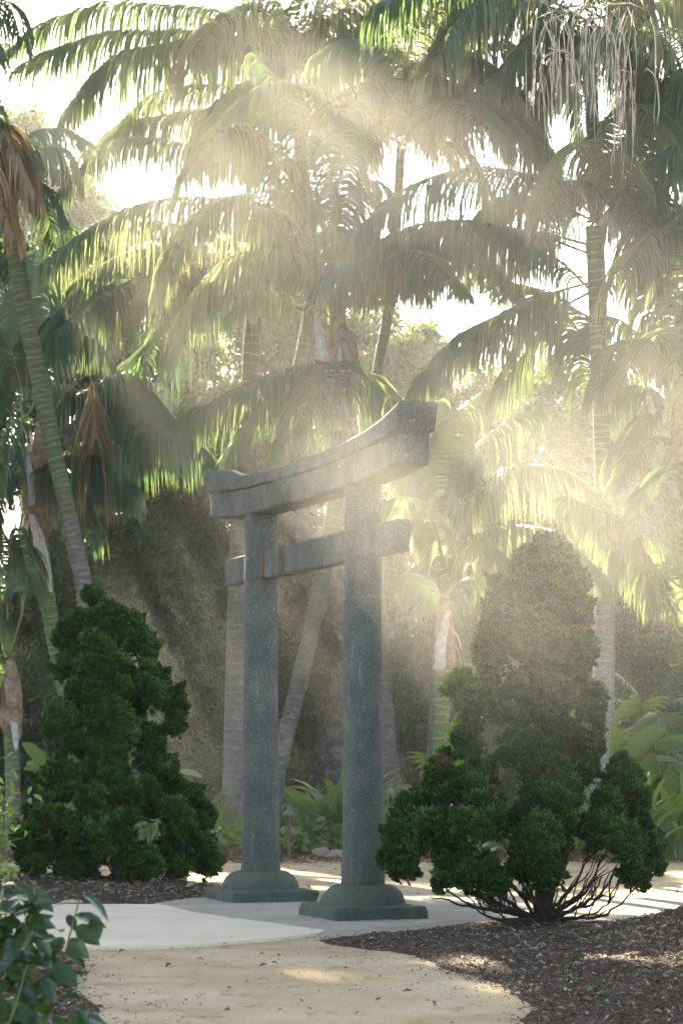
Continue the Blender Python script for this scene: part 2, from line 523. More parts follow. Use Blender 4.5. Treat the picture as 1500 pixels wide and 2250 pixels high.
# ------------------------------------------------------------------ ground, path, slab, beds
def grid(name, x0, x1, y0, y1, nx, ny, hf, mat):
    X, Y = np.meshgrid(np.linspace(x0, x1, nx), np.linspace(y0, y1, ny))
    Z = hf(X, Y)
    V = np.stack([X, Y, Z], -1).reshape(-1, 3)
    i = (np.arange(ny - 1) * nx)[:, None] + np.arange(nx - 1)[None, :]
    Q = np.stack([i, i + 1, i + nx + 1, i + nx], -1).reshape(-1, 4)
    return mesh(name, V, Q, [mat])


structure('ground', grid('ground', -160, 160, -60, 260, 40, 40, lambda x, y: 0 * x - 0.05, M['soil']))


def poly_sd(X, Y, poly):
    """signed distance, positive inside"""
    poly = np.asarray(poly, float)
    d = np.full(X.shape, 1e9); inside = np.zeros(X.shape, bool)
    for a, b in zip(poly, np.roll(poly, -1, 0)):
        ab = b - a
        t = np.clip(((X - a[0]) * ab[0] + (Y - a[1]) * ab[1]) / (ab @ ab), 0, 1)
        d = np.minimum(d, np.hypot(X - a[0] - t * ab[0], Y - a[1] - t * ab[1]))
        c = ((a[1] > Y) != (b[1] > Y)) & (X < (b[0] - a[0]) * (Y - a[1]) / (b[1] - a[1] + 1e-12) + a[0])
        inside ^= c
    return np.where(inside, d, -d)


structure('path', grid('path', -14, 14, 4, 35.4, 180, 300, lambda x, y: fbm(x * 0.7, y * 0.5, 3, 3) * 0.012, M['path']))


def plate(name, poly, z0, z1, mat, wob=0.03, seed=0, sub=8):
    pts = []
    poly = [np.asarray(p, float) for p in poly]
    for a, b in zip(poly, poly[1:] + poly[:1]):
        for k in range(sub):
            q = a + (b - a) * k / sub
            w = wob * np.array([vnoise(q[0] * 3 + 9, q[1] * 3, seed), vnoise(q[0] * 3, q[1] * 3 + 5, seed + 1)])
            pts.append(q + w)
    n = len(pts); me = bpy.data.meshes.new(name)
    V = [(p[0], p[1], z1) for p in pts] + [(p[0], p[1], z0) for p in pts]
    fs = [tuple(range(n))] + [(i + n, (i + 1) % n + n, (i + 1) % n, i) for i in range(n)]
    me.from_pydata(V, [], fs); me.materials.append(mat); me.update()
    return me


slab_poly = [G(-60, 2100), G(190, 2088), G(330, 2087), G(470, 2080), G(600, 2069), G(700, 2056), G(712, 2050), G(640, 2041), G(540, 2027), G(430, 2012), G(355, 1993), G(100, 1993), G(-250, 1995)]
structure('stone_slab', plate('stone_slab', slab_poly, -0.04, 0.028, M['slab'], 0.05))
gravel_poly = [G(345, 1988), G(360, 1996), G(540, 2040), G(715, 2062), G(830, 2046), G(940, 2040), G(1010, 2030), G(1600, 2030), G(1600, 1975), G(1200, 1978), G(960, 1968), G(800, 1962), G(600, 1965), G(470, 1972)]


def gravel_h(X, Y):
    sd_ = poly_sd(X, Y, gravel_poly) + 0.12 * fbm(X * 1.3, Y * 0.8, 21, 4)
    return np.clip(sd_, -0.05, 0.07) * 0.28 + 0.006 + 0.006 * fbm(X * 9, Y * 9, 30, 3)


structure('gravel', grid('gravel', -2.6, 4.2, 18.2, 27.5, 260, 340, gravel_h, M['gravel']))

right_bed = [G(706, 2066), G(760, 2078), G(870, 2090), G(950, 2112), G(985, 2138), G(1080, 2165), G(1150, 2190), G(1180, 2215), G(1150, 2260), (3.0, 10.0), (9, 9), (9, 19.5), (3.2, 20.6), G(1330, 2032), G(1200, 2022), G(1000, 2034), G(930, 2046), G(800, 2056)]
left_bed = [G(-300, 1993), G(70, 1992), G(250, 1990), G(350, 1988), G(440, 1976), G(485, 1962), G(470, 1945), G(300, 1935), G(60, 1925), G(-300, 1925)]
front_bed = [G(-300, 2110), G(60, 2088), G(150, 2090), G(175, 2130), G(150, 2165), G(190, 2210), G(210, 2260), (-1.2, 10), (-6, 10), (-6, 17)]


def right_h(X, Y):
    sd_ = poly_sd(X, Y, right_bed) + 0.16 * fbm(X * 2.0, Y * 1.2, 5, 4)
    h = np.clip(sd_ / 0.35, -1, 1); base = 0.045 * h
    rise = 0.30 * np.clip((X - 1.55) / 1.3, 0, 1) ** 1.3 * np.clip(sd_ / 0.5, 0, 1) * np.clip((20.4 - Y) / 1.2, 0, 1)
    return base + rise + 0.035 * fbm(X * 4, Y * 4, 11, 4) * np.clip(h, 0, 1)


def left_h(X, Y):
    sd_ = poly_sd(X, Y, left_bed) + 0.2 * fbm(X * 1.5, Y * 1.0, 6, 4)
    h = np.clip(sd_ / 0.5, -1, 1)
    return 0.07 * h + 0.04 * fbm(X * 4, Y * 3, 12, 4) * np.clip(h, 0, 1)


def front_h(X, Y):
    sd_ = poly_sd(X, Y, front_bed) + 0.14 * fbm(X * 3, Y * 2.0, 8, 4)
    h = np.clip(sd_ / 0.3, -1, 1)
    return 0.045 * h + 0.03 * fbm(X * 5, Y * 5, 13, 4) * np.clip(h, 0, 1)


def far_h(X, Y):
    sd_ = (Y - 34.6) + 0.5 * fbm(X * 0.9, Y * 0.5, 9, 4)
    h = np.clip(sd_ / 0.8, -1, 1)
    return 0.07 * h + 0.12 * fbm(X * 1.0, Y * 0.6, 14, 4) * np.clip(h, 0, 1)


structure('mulch_bed', grid('mulch_bed', -0.4, 8.5, 9.5, 21.8, 320, 300, right_h, M['soil']))
structure('mulch_bed', grid('mulch_bed', -9, -0.6, 22.5, 30.8, 220, 200, left_h, M['soil']))
structure('mulch_bed', grid('mulch_bed', -5.5, -1.0, 9.8, 18.8, 150, 200, front_h, M['soil']))
structure('planting_bed', grid('planting_bed', -16, 16, 33.2, 70, 240, 240, far_h, M['soil']))


def scatter_quads(name, pts, size, aspect, mat, label, cat='leaf litter', curl=0.3, seed=0, lift=0.004, tilt=0.35, rnd=None):
    r = np.random.RandomState(seed); n = len(pts)
    a = r.rand(n) * 2 * math.pi
    s = size * np.exp(r.randn(n) * 0.35)
    u = np.stack([np.cos(a), np.sin(a), r.randn(n) * tilt], 1); u = nrm(u)
    v = nrm(np.cross(np.stack([r.randn(n) * tilt, r.randn(n) * tilt, np.ones(n)], 1), u))
    w = np.cross(u, v)
    L = (s)[:, None]; Wd = (s * aspect)[:, None]
    c = pts + np.array([0, 0, lift])
    V = np.stack([c - u * L / 2, c - v * Wd / 2 + w * L * curl * 0.3, c + u * L / 2, c + v * Wd / 2 + w * L * curl * 0.3], 1).reshape(-1, 3)
    b = np.arange(n)[:, None] * 4
    Fc = np.concatenate([b + np.array([0, 1, 2]), b + np.array([0, 2, 3])])
    rv = np.repeat(rnd if rnd is not None else r.rand(n), 4)
    o = link(name, mesh(name, V, Fc, [mat], {'rnd': rv}, smooth=False))
    o['kind'] = 'stuff'; o['label'] = label; o['category'] = cat
    return o


def pts_in(poly, hf, n, x0, x1, y0, y1, seed, margin=0.0, dens=None):
    r = np.random.RandomState(seed)
    X = x0 + (x1 - x0) * r.rand(n); Y = y0 + (y1 - y0) * r.rand(n)
    k = poly_sd(X, Y, poly) > margin - 0.12 * r.rand(n) ** 3
    if dens is not None:
        k &= r.rand(n) < dens(X, Y)
    X, Y = X[k], Y[k]
    return np.stack([X, Y, np.maximum(hf(X, Y), 0.004)], 1)


scatter_quads('mulch_chips', pts_in(right_bed, right_h, 60000, -0.3, 4.2, 11, 21, 1), 0.022, 0.35, M['chip'], 'small dark bark chips covering the bed by the right cypress', 'mulch', seed=2)
scatter_quads('mulch_chips', pts_in(left_bed, left_h, 16000, -4.5, -0.8, 23, 30, 3), 0.035, 0.4, M['chip'], 'dark bark chips covering the bed under the left cypress', 'mulch', seed=4)
scatter_quads('mulch_chips', pts_in(front_bed, front_h, 20000, -3.2, -1.2, 11, 18, 5), 0.028, 0.4, M['chip'], 'dark bark chips under the glossy leaved bush at lower left', 'mulch', seed=6)
scatter_quads('mulch_chips', pts_in(right_bed, lambda x, y: 0 * x + 0.008, 9000, -0.6, 3.0, 11.5, 20.6, 51, margin=-0.28, dens=lambda x, y: np.clip(1 - (-poly_sd(x, y, right_bed)) / 0.3, 0, 1) ** 3 * (poly_sd(x, y, right_bed) < 0.1)), 0.024, 0.4, M['chip'], 'loose chips spilled from the right bed onto the path', 'mulch', seed=52)
scatter_quads('mulch_chips', pts_in(front_bed, lambda x, y: 0 * x + 0.008, 6000, -3.0, -0.8, 11.5, 18, 53, margin=-0.3, dens=lambda x, y: np.clip(1 - (-poly_sd(x, y, front_bed)) / 0.3, 0, 1) ** 3 * (poly_sd(x, y, front_bed) < 0.1)), 0.024, 0.4, M['chip'], 'loose chips spilled onto the path beside the glossy bush', 'mulch', seed=54)
dens_r = lambda X, Y: np.clip((X - 0.6) / 1.6, 0.04, 1) * np.clip((20.5 - Y) / 2, 0.3, 1)
scatter_quads('fallen_leaves', pts_in(right_bed, right_h, 9000, -0.2, 4.0, 11, 20.8, 7, dens=dens_r), 0.042, 0.36, M['litter'], 'pale and rusty fallen leaves strewn over the bank at lower right', seed=8, curl=0.8, lift=0.01)
scatter_quads('fallen_leaves', pts_in(left_bed, left_h, 700, -4.5, -0.8, 23, 30, 9), 0.06, 0.4, M['litter'], 'brown fallen leaves under the left cypress', seed=10, curl=0.8, lift=0.01)
scatter_quads('fallen_leaves', pts_in(front_bed, front_h, 900, -3.2, -1.2, 11, 18, 11), 0.05, 0.4, M['litter'], 'pale fallen leaves under the glossy bush at lower left', seed=12, curl=0.8, lift=0.01)
n_ = 26000
PX = -3 + 7 * rs.rand(n_); PY = 12 + 23 * rs.rand(n_) ** 1.2
kk_ = (fbm(PX * 0.8, PY * 0.5, 40, 4) + 0.35 * np.exp(-np.abs(poly_sd(PX, PY, right_bed)) / 0.25) + 0.3 * np.exp(-np.abs(poly_sd(PX, PY, slab_poly)) / 0.15) + 0.4 * np.exp(-np.abs(poly_sd(PX, PY, front_bed)) / 0.3)) > 0.12
kk_ &= poly_sd(PX, PY, slab_poly) < 0
pb = np.stack([PX, PY, np.full(n_, 0.006)], 1)[kk_]
scatter_quads('path_grit', pb, 0.014, 0.7, M['pebble'], 'coarse tan grit lying loose on the sandy path', 'grit', seed=14, lift=0.004)
kk_ = (PY > 33)
n_ = 5000
q2_ = np.stack([-3 + 6.5 * rs.rand(260), 13 + 21 * rs.rand(260), np.full(260, 0.008)], 1)
scatter_quads('fallen_leaves', q2_[poly_sd(q2_[:, 0], q2_[:, 1], slab_poly) < 0], 0.045, 0.35, M['litter'], 'a few dry leaves and bits scattered over the open sandy path', seed=19, curl=0.8, lift=0.008, rnd=rs.rand(260)[:int((poly_sd(q2_[:, 0], q2_[:, 1], slab_poly) < 0).sum())] * 0.7)
q_ = np.stack([-6 + 13 * rs.rand(n_), 33.2 + 3.2 * rs.rand(n_), np.zeros(n_)], 1); q_[:, 2] = np.maximum(far_h(q_[:, 0], q_[:, 1]), 0.004)
scatter_quads('fallen_leaves', q_, 0.06, 0.45, M['litter'], 'brown leaf litter along the far edge of the path', seed=15, curl=0.8, lift=0.012, rnd=rs.rand(n_) ** 1.5 * 0.7)

# ------------------------------------------------------------------ torii gate
ang = math.radians(20.0)
U = np.array([math.sin(ang), -math.cos(ang), 0.0])            # along the gate, towards the near end
Wn = np.array([-math.cos(ang), -math.sin(ang), 0.0])          # out of its visible face
pr = np.array([G(797, 2022)[0], G(797, 2022)[1], 0.0]); pr = np.array([(797 - 750) / F * 21.9, 21.9, 0.0])
pl = np.array([(573 - 750) / F * 24.5, 24.5, 0.0])
U = nrm(pr - pl); Wn = np.array([U[1], -U[0], 0.0])
MID = (pr + pl) / 2; HALF = np.linalg.norm(pr - pl) / 2
gate = thing('torii_gate', 'tall weathered grey stone torii gate standing between the two dark cypresses', 'gate', tuple(MID))
GM = Matrix(((U[0], Wn[0], 0, 0), (U[1], Wn[1], 0, 0), (0, 0, 1, 0), (0, 0, 0, 1)))
gate.rotation_euler = GM.to_euler()


def noise3(V, s, amp, seed):
    a = fbm(V[:, 0] * s + V[:, 2] * s * 0.7, V[:, 1] * s - V[:, 2] * s * 0.6, seed, 3)
    return a * amp


def lathe(prof, sides=72):
    prof = np.asarray(prof, float); n = len(prof)
    th = np.linspace(0, 2 * math.pi, sides, endpoint=False)
    V = np.stack([prof[:, 0:1] * np.cos(th), prof[:, 0:1] * np.sin(th), prof[:, 1:2] * np.ones(sides)], -1).reshape(-1, 3)
    i = np.arange(n - 1)[:, None] * sides; j = np.arange(sides)[None, :]; k = (j + 1) % sides
    Q = np.stack([i + j, i + k, i + sides + k, i + sides + j], -1).reshape(-1, 4)
    c = len(V); V = np.vstack([V, (0, 0, prof[0, 1]), (0, 0, prof[-1, 1])])
    jj = np.arange(sides); kk = (jj + 1) % sides; o = (n - 1) * sides
    T = np.concatenate([np.stack([kk, jj, np.full(sides, c)], 1), np.stack([o + jj, o + kk, np.full(sides, c + 1)], 1)])
    return V, [Q, T]


def rough_radial(V, amp, seed, s=9):
    r = np.hypot(V[:, 0], V[:, 1]); th = np.arctan2(V[:, 1], V[:, 0])
    d = fbm(np.cos(th) * 2.2 + V[:, 2] * s * 0.35, np.sin(th) * 2.2 + V[:, 2] * s, seed, 4) * amp
    f = np.where(r > 1e-4, (r + d) / np.maximum(r, 1e-4), 1)
    V = V.copy(); V[:, 0] *= f; V[:, 1] *= f
    return V


def pillar(sx, joints, seed):
    zs = np.concatenate([[0.30], np.linspace(0.31, 0.5, 18), np.linspace(0.52, 3.735, 150)])
    r = np.interp(zs, [0.3, 0.31, 0.47, 0.52, 3.735], [0.183, 0.187, 0.186, 0.178, 0.153])
    for z in joints:
        r = r - 0.007 * np.exp(-((zs - z) / 0.011) ** 2)
    V, f = lathe(np.stack([r, zs], 1)); V = rough_radial(V, 0.006, seed)
    k = V[:, 2] < 0.5; V[k] = rough_radial(V[k], 0.014, seed + 3, 14)
    link('pillar', mesh('pillar', V, f, [M['stone']]), gate, (sx * HALF, 0, 0))
    prof = [(0.375, 0.125), (0.372, 0.15), (0.362, 0.185), (0.345, 0.22), (0.322, 0.25), (0.295, 0.275), (0.268, 0.292), (0.24, 0.302), (0.21, 0.306), (0.1, 0.306)]
    p_ = spline([(a, b, 0) for a, b in prof], 40)[:, :2]
    V, f = lathe(p_); V = rough_radial(V, 0.02, seed + 5, 6)
    link('base_drum', mesh('base_drum', V, f, [M['stone']]), gate, (sx * HALF, 0, 0))
    # plinth: hewn slab
    bm_v, bm_f = box_grid(0.47, 0.42, 0.0, 0.135, 26, 24, 8, 0.02)
    V = bm_v
    d = fbm(V[:, 0] * 5 + V[:, 2] * 9, V[:, 1] * 5 + V[:, 2] * 7, seed + 9, 4)
    side = (V[:, 2] < 0.12)
    V[:, 0] += np.sign(V[:, 0]) * d * 0.028 * (np.abs(V[:, 0]) > 0.38)
    V[:, 1] += np.sign(V[:, 1]) * d * 0.028 * (np.abs(V[:, 1]) > 0.33)
    V[:, 2] += fbm(V[:, 0] * 4, V[:, 1] * 4, seed + 10, 3) * 0.010 * (V[:, 2] > 0.05)
    link('plinth', mesh('plinth', V, bm_f, [M['stone']]), gate, (sx * HALF, 0, 0.0))


def box_grid(hx, hy, z0, z1, nx, ny, nz, bev):
    """box with subdivided faces and rounded edges (hx, hy are half sizes)"""
    vid = {}; V = []; Fq = []

    def vert(i, j, k):
        key = (i, j, k)
        if key not in vid:
            p = np.array([-hx + 2 * hx * i / nx, -hy + 2 * hy * j / ny, z0 + (z1 - z0) * k / nz])
            c = np.array([np.clip(p[0], -hx + bev, hx - bev), np.clip(p[1], -hy + bev, hy - bev), np.clip(p[2], z0 + bev, z1 - bev)])
            d = p - c; L = np.linalg.norm(d)
            if np.count_nonzero(np.abs(d) > 1e-6) > 1:
                p = c + d / L * bev
            vid[key] = len(V); V.append(p)
        return vid[key]
    for i in range(nx):
        for j in range(ny):
            Fq.append([vert(i, j, 0), vert(i, j + 1, 0), vert(i + 1, j + 1, 0), vert(i + 1, j, 0)])
            Fq.append([vert(i, j, nz), vert(i + 1, j, nz), vert(i + 1, j + 1, nz), vert(i, j + 1, nz)])
    for i in range(nx):
        for k in range(nz):
            Fq.append([vert(i, 0, k), vert(i + 1, 0, k), vert(i + 1, 0, k + 1), vert(i, 0, k + 1)])
            Fq.append([vert(i, ny, k), vert(i, ny, k + 1), vert(i + 1, ny, k + 1), vert(i + 1, ny, k)])
    for j in range(ny):
        for k in range(nz):
            Fq.append([vert(0, j, k), vert(0, j, k + 1), vert(0, j + 1, k + 1), vert(0, j + 1, k)])
            Fq.append([vert(nx, j, k), vert(nx, j + 1, k), vert(nx, j + 1, k + 1), vert(nx, j, k + 1)])
    return np.array(V), np.array(Fq)


pillar(1, [], 31)
pillar(-1, [1.23, 2.22], 57)
# tie beam through both pillars
V, f = box_grid(1.68 * HALF, 0.066, 3.10, 3.37, 150, 6, 12, 0.012)
V[:, 1] += noise3(V, 6, 0.006, 3); V[:, 2] += noise3(V, 5, 0.008, 8) * 1.0
link('tie_beam', mesh('tie_beam', V, f, [M['stone']]), gate)
# rust stained metal straps on the beam
for s0, w0, dd in ((-0.92 * HALF + 0.14, 0.055, 0.073), (-0.46 * HALF, 0.03, 0.070), (-0.40 * HALF, 0.022, 0.0695)):
    V, f = box_grid(w0, dd, 3.094, 3.377, 4, 2, 6, 0.004)
    V[:, 2] += noise3(V, 9, 0.004, 4)
    V[:, 0] += s0
    link('stain_band', mesh('stain_band', V, f, [M['rust']]), gate)


def beam(name, halfL, hy, bot, top, slant, nx, seed, bev=0.014):
    V, f = box_grid(halfL, hy, 0.0, 1.0, nx, 10, 10, 0.0)
    s = V[:, 0].copy(); t = V[:, 2].copy(); k = s / HALF
    V[:, 0] = s + np.sign(s) * slant * (t - 0.5) * np.clip(np.abs(s) / halfL - 0.9, 0, 0.1) * 10
    V[:, 2] = bot(k) * (1 - t) + top(k) * t
    # soften the edges
    e = np.clip(np.minimum(V[:, 2] - bot(k), top(k) - V[:, 2]) / bev, 0, 1)
    V[:, 1] -= np.sign(V[:, 1]) * (1 - e) * bev * 0.5 * (np.abs(V[:, 1]) > hy * 0.9)
    V[:, 1] += noise3(V, 5, 0.010, seed); V[:, 2] += noise3(V, 4.2, 0.010, seed + 2)
    return link(name, mesh(name, V, f, [M['stone']]), gate)


beam('under_lintel', 1.83 * HALF, 0.146, lambda k: 3.725 + 0.0065 * k ** 4, lambda k: 3.965 + 0.016 * k ** 2 + 0.003 * k ** 4, 0.03, 160, 21)
beam('top_lintel', 1.90 * HALF, 0.168, lambda k: 3.968 + 0.016 * k ** 2 + 0.003 * k ** 4, lambda k: 4.075 + 0.016 * k ** 2 + 0.0125 * k ** 4, 0.05, 170, 41)

# ------------------------------------------------------------------ cypresses
def spray_cloud(seed, n=135):
    """one tuft of fan-shaped cypress sprays, radius about 1, opening towards +X"""
    r = np.random.RandomState(seed); A = Acc()
    d = nrm(r.randn(n, 3) + np.array([0.55, 0, 0.45]))
    d[:, 0] = np.where(d[:, 0] < -0.3, -d[:, 0], d[:, 0])
    base = d * (0.35 + 0.5 * r.rand(n, 1)) * np.array([1, 1.05, 0.85])
    out = nrm(d * 0.7 + np.array([0.35, 0, 0.55]) + 0.35 * r.randn(n, 3))
    up = nrm(np.array([0, 0, 1.0]) + 0.45 * r.randn(n, 3))
    side = nrm(np.cross(up, out)); nor = np.cross(out, side)
    L = 0.40 * np.exp(0.25 * r.randn(n)); rv = r.rand(n)
    na = 7
    for q, a in enumerate(np.linspace(-1.15, 1.15, na)):
        a = a + 0.12 * r.randn(n)
        dd = out * np.cos(a)[:, None] + side * np.sin(a)[:, None] + nor * (0.35 * (np.abs(a)) ** 2)[:, None]
        ll = (L * (1 - 0.12 * abs(q - 3)) * (0.8 + 0.4 * r.rand(n)))[:, None]
        pp = nrm(np.cross(dd, nor + 0.5 * side))
        w = ll * 0.16
        mid = base + dd * ll * 0.6
        tip = base + dd * ll + nor * ll * 0.22
        V = np.stack([base, mid - pp * w, tip, mid + pp * w + nor * w * 0.8], 1).reshape(-1, 3)
        b = np.arange(n)[:, None] * 4
        Fc = np.concatenate([b + np.array([0, 1, 2]), b + np.array([0, 2, 3])])
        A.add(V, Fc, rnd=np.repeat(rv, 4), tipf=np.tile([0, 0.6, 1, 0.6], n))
    return A.mesh('foliage_clump', [M['conifer']], smooth=False)


DEADC = spray_cloud(99)
DEADC.materials[0] = M['dead_cypress']
CLUMPS = [spray_cloud(100 + i) for i in range(5)]


def cypress(label, base, Y, outl, outr, seed, nclump, rc, branches, group, skirt):
    """outl / outr: outline rows (py, px) left and right"""
    r = np.random.RandomState(seed)
    B = P(base[0], base[1], Y); B[2] = base[2]
    t = thing('cypress', label, 'conifer', tuple(B), group)
    outl = np.array(sorted(outl)); outr = np.array(sorted(outr))
    y0, y1 = outl[0][0], outl[-1][0]
    ppm = F / Y
    top = P((outl[0][1] + outr[0][1]) / 2, y0, Y) - B
    # trunk
    tr = spline([(0, 0, -0.05), (top[0] * 0.2 + 0.03, 0.02, top[2] * 0.3), (top[0] * 0.6, 0, top[2] * 0.65), (top[0], 0, top[2] * 0.96)], 24)
    V, f = tube(tr, np.linspace(0.085, 0.012, 24), 10, True, 0.15, seed)
    link('trunk', mesh('trunk', V, f, [M['twig']]), t)
    for i, bp in enumerate(branches):
        pts = [np.array([0.05 * math.cos(i), 0.05 * math.sin(i * 2), 0.02])]
        dy = bp[-1]
        for q, (px, py) in enumerate(bp[:-1]):
            w = P(px, py, Y) - B; w[1] = dy * (q + 1) / (len(bp) - 1)
            pts.append(w)
        pp = spline(pts, 18)
        pp[1:-1] += r.randn(16, 3) * 0.006
        BA = Acc()
        BA.add(*tube(pp, np.linspace(0.021 * (0.5 + 0.9 * r.rand()), 0.005, 18), 6, True, 0.35, seed + i))
        for q in range(5):
            k = 5 + r.randint(12); out_ = nrm(pp[k] * np.array([1, 1, 0.0]) + 0.12 * r.randn(3))
            e = pp[k] + out_ * (0.08 + 0.15 * r.rand()) + np.array([0, 0, 0.10 + 0.22 * r.rand()])
            tw = spline([pp[k], (pp[k] + e) / 2 + 0.03 * r.randn(3), e], 8); tw[1:-1] += r.randn(6, 3) * 0.004
            BA.add(*tube(tw, np.linspace(0.008, 0.003, 8), 5, True, 0.3, q))
        link('branch', BA.mesh('branch', [M['twig']]), t)
    lobes = []; tries = 0
    nl = nclump // 6
    for oo, sgn in ((outl, 1), (outr, -1)):
        for (py, px) in oo[1:-2]:
            hw = (np.interp(py, outr[:, 0], outr[:, 1]) - np.interp(py, outl[:, 0], outl[:, 1])) / 2 / ppm
            R_ = rc * (0.7 + 0.4 * r.rand()) * min(1, hw / 0.3 + 0.2)
            cz = EYE + (HY - py) / ppm - B[2] - 0.4 * R_
            x = (px - base[0]) / ppm + sgn * R_ * 0.85; y = 0.12 * r.randn()
            if skirt is not None and cz < skirt(x, y) + 0.06:
                continue
            if any((x - a) ** 2 + (cz - c) ** 2 < (R_ * 0.8) ** 2 for a, b, c, d, _ in lobes):
                continue
            lobes.append((x, y, cz, R_, math.pi if sgn > 0 else 0.0))
    for cz in np.arange(0.45, top[2] * 0.93, 0.13):
        py = HY - (cz + B[2] - EYE) * ppm
        hw = (np.interp(py, outr[:, 0], outr[:, 1]) - np.interp(py, outl[:, 0], outl[:, 1])) / 2 / ppm
        lobes.append((top[0] * cz / top[2] + 0.05 * r.randn(), -0.10 - 0.15 * hw, cz, min(0.24, hw * 0.5), -math.pi / 2))
    nl += len(lobes) // 2 + 8
    while len(lobes) < nl and tries < 20000:
        tries += 1
        py = y0 + (y1 - y0) * (r.rand() ** 0.8)
        xl = np.interp(py, outl[:, 0], outl[:, 1]); xr = np.interp(py, outr[:, 0], outr[:, 1])
        hw = (xr - xl) / 2 / ppm; cx = ((xl + xr) / 2 - base[0]) / ppm
        cz = EYE + (HY - py) / ppm - B[2]
        if r.rand() > (hw + 0.25) / 1.4:
            continue
        R_ = rc * (1.0 + 0.6 * r.rand()) * min(1, hw / 0.4 + 0.15)
        th = r.rand() * 2 * math.pi
        qy = py + np.array([-0.75, 0.75]) * R_ * ppm
        hw = min(hw, ((np.interp(qy, outr[:, 0], outr[:, 1]) - np.interp(qy, outl[:, 0], outl[:, 1])) / 2 / ppm).min())
        rr = max(hw - R_ * 0.95, 0.0)
        x = cx + rr * math.cos(th); y = rr * 0.92 * math.sin(th)
        if skirt is not None and cz < skirt(x, y) + 0.06:
            continue
        if any((x - a) ** 2 + (y - b) ** 2 + ((cz - c) * 0.8) ** 2 < (0.8 * (R_ + d) * 0.62) ** 2 for a, b, c, d, _ in lobes):
            continue
        lobes.append((x, y, cz, R_, th))
    for (x, y, cz, R_, th) in lobes:
        for q in range(7):
            a = th + (r.rand() - 0.5) * 3.2; e_ = (r.rand() - 0.35) * 1.9
            dd = np.array([math.cos(a) * math.cos(e_), math.sin(a) * math.cos(e_), math.sin(e_) * 1.2]) * R_ * (0.62 if q else 0.1)
            rad = min(rc * (0.45 + 0.35 * r.rand()), R_ * 0.7) if q else R_ * 0.75
            z_ = cz + dd[2]
            if skirt is not None and z_ < skirt(x + dd[0], y + dd[1]):
                z_ += 0.08
            e = Matrix.Rotation(a + 0.3 * r.randn(), 4, 'Z') @ Matrix.Rotation(-0.2 + 0.3 * r.randn(), 4, 'Y')
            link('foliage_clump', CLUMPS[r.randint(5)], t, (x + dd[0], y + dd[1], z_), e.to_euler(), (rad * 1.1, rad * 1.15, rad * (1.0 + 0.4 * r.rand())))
    # stray shoots breaking the outline, and a few dead brown tufts
    for k in range(46):
        (x, y, cz, R_, th) = lobes[r.randint(len(lobes))]
        a = th + (r.rand() - 0.5) * 2.5; e_ = 0.2 + 0.9 * r.rand()
        dd = np.array([math.cos(a) * math.cos(e_), math.sin(a) * math.cos(e_), math.sin(e_)]) * (R_ * 1.0 + 0.05)
        sc_ = 0.035 + 0.03 * r.rand()
        e = Matrix.Rotation(a, 4, 'Z') @ Matrix.Rotation(-0.8, 4, 'Y')
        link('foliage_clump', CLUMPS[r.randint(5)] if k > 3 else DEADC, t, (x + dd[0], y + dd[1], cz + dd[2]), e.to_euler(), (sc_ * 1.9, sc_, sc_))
    return t


L_out_l = [(1292, 222), (1315, 190), (1350, 195), (1365, 155), (1395, 128), (1435, 138), (1470, 128), (1510, 158), (1540, 175), (1565, 125), (1600, 112), (1625, 150), (1650, 170), (1680, 120), (1735, 68), (1780, 58), (1830, 36), (1870, 42), (1905, 60), (1930, 90), (1945, 130)]
L_out_r = [(1292, 250), (1320, 255), (1350, 268), (1378, 308), (1420, 332), (1445, 350), (1480, 350), (1505, 362), (1540, 402), (1590, 398), (1622, 352), (1660, 352), (1690, 388), (1720, 400), (1745, 440), (1790, 466), (1850, 465), (1890, 480), (1910, 482), (1930, 462), (1945, 430)]
cypress('dark green cypress with dense ruffled foliage, left of the torii gate', (262, 1945, 0.03), 27.4, L_out_l, L_out_r, 3, 285, 0.185,
        [[(220, 1925), (150, 1900), (110, 1880), -0.1], [(320, 1925), (390, 1900), (430, 1880), 0.1], [(240, 1900), (200, 1850), -0.4], [(300, 1900), (340, 1850), -0.4], [(200, 1935), (120, 1928), -0.3], [(330, 1935), (400, 1925), -0.3]],
        'clipped cypresses beside the gate', lambda x, y: 0.06 + 0.05 * math.sin(9 * x))
R_out_l = [(1198, 1165), (1230, 1140), (1262, 1120), (1285, 1085), (1330, 1078), (1350, 1100), (1385, 1065), (1420, 1045), (1450, 1060), (1475, 1055), (1500, 988), (1540, 1010), (1560, 995), (1600, 1000), (1650, 1005), (1670, 955), (1710, 940), (1750, 905), (1780, 880), (1820, 855), (1870, 848), (1905, 870), (1940, 895), (1965, 930)]
R_out_r = [(1198, 1225), (1230, 1262), (1262, 1250), (1290, 1285), (1330, 1298), (1375, 1280), (1395, 1262), (1420, 1292), (1450, 1288), (1480, 1265), (1505, 1275), (1530, 1322), (1580, 1318), (1630, 1302), (1665, 1292), (1690, 1310), (1700, 1385), (1750, 1408), (1800, 1415), (1840, 1440), (1880, 1445), (1910, 1425), (1940, 1412), (1965, 1370)]
RB = []
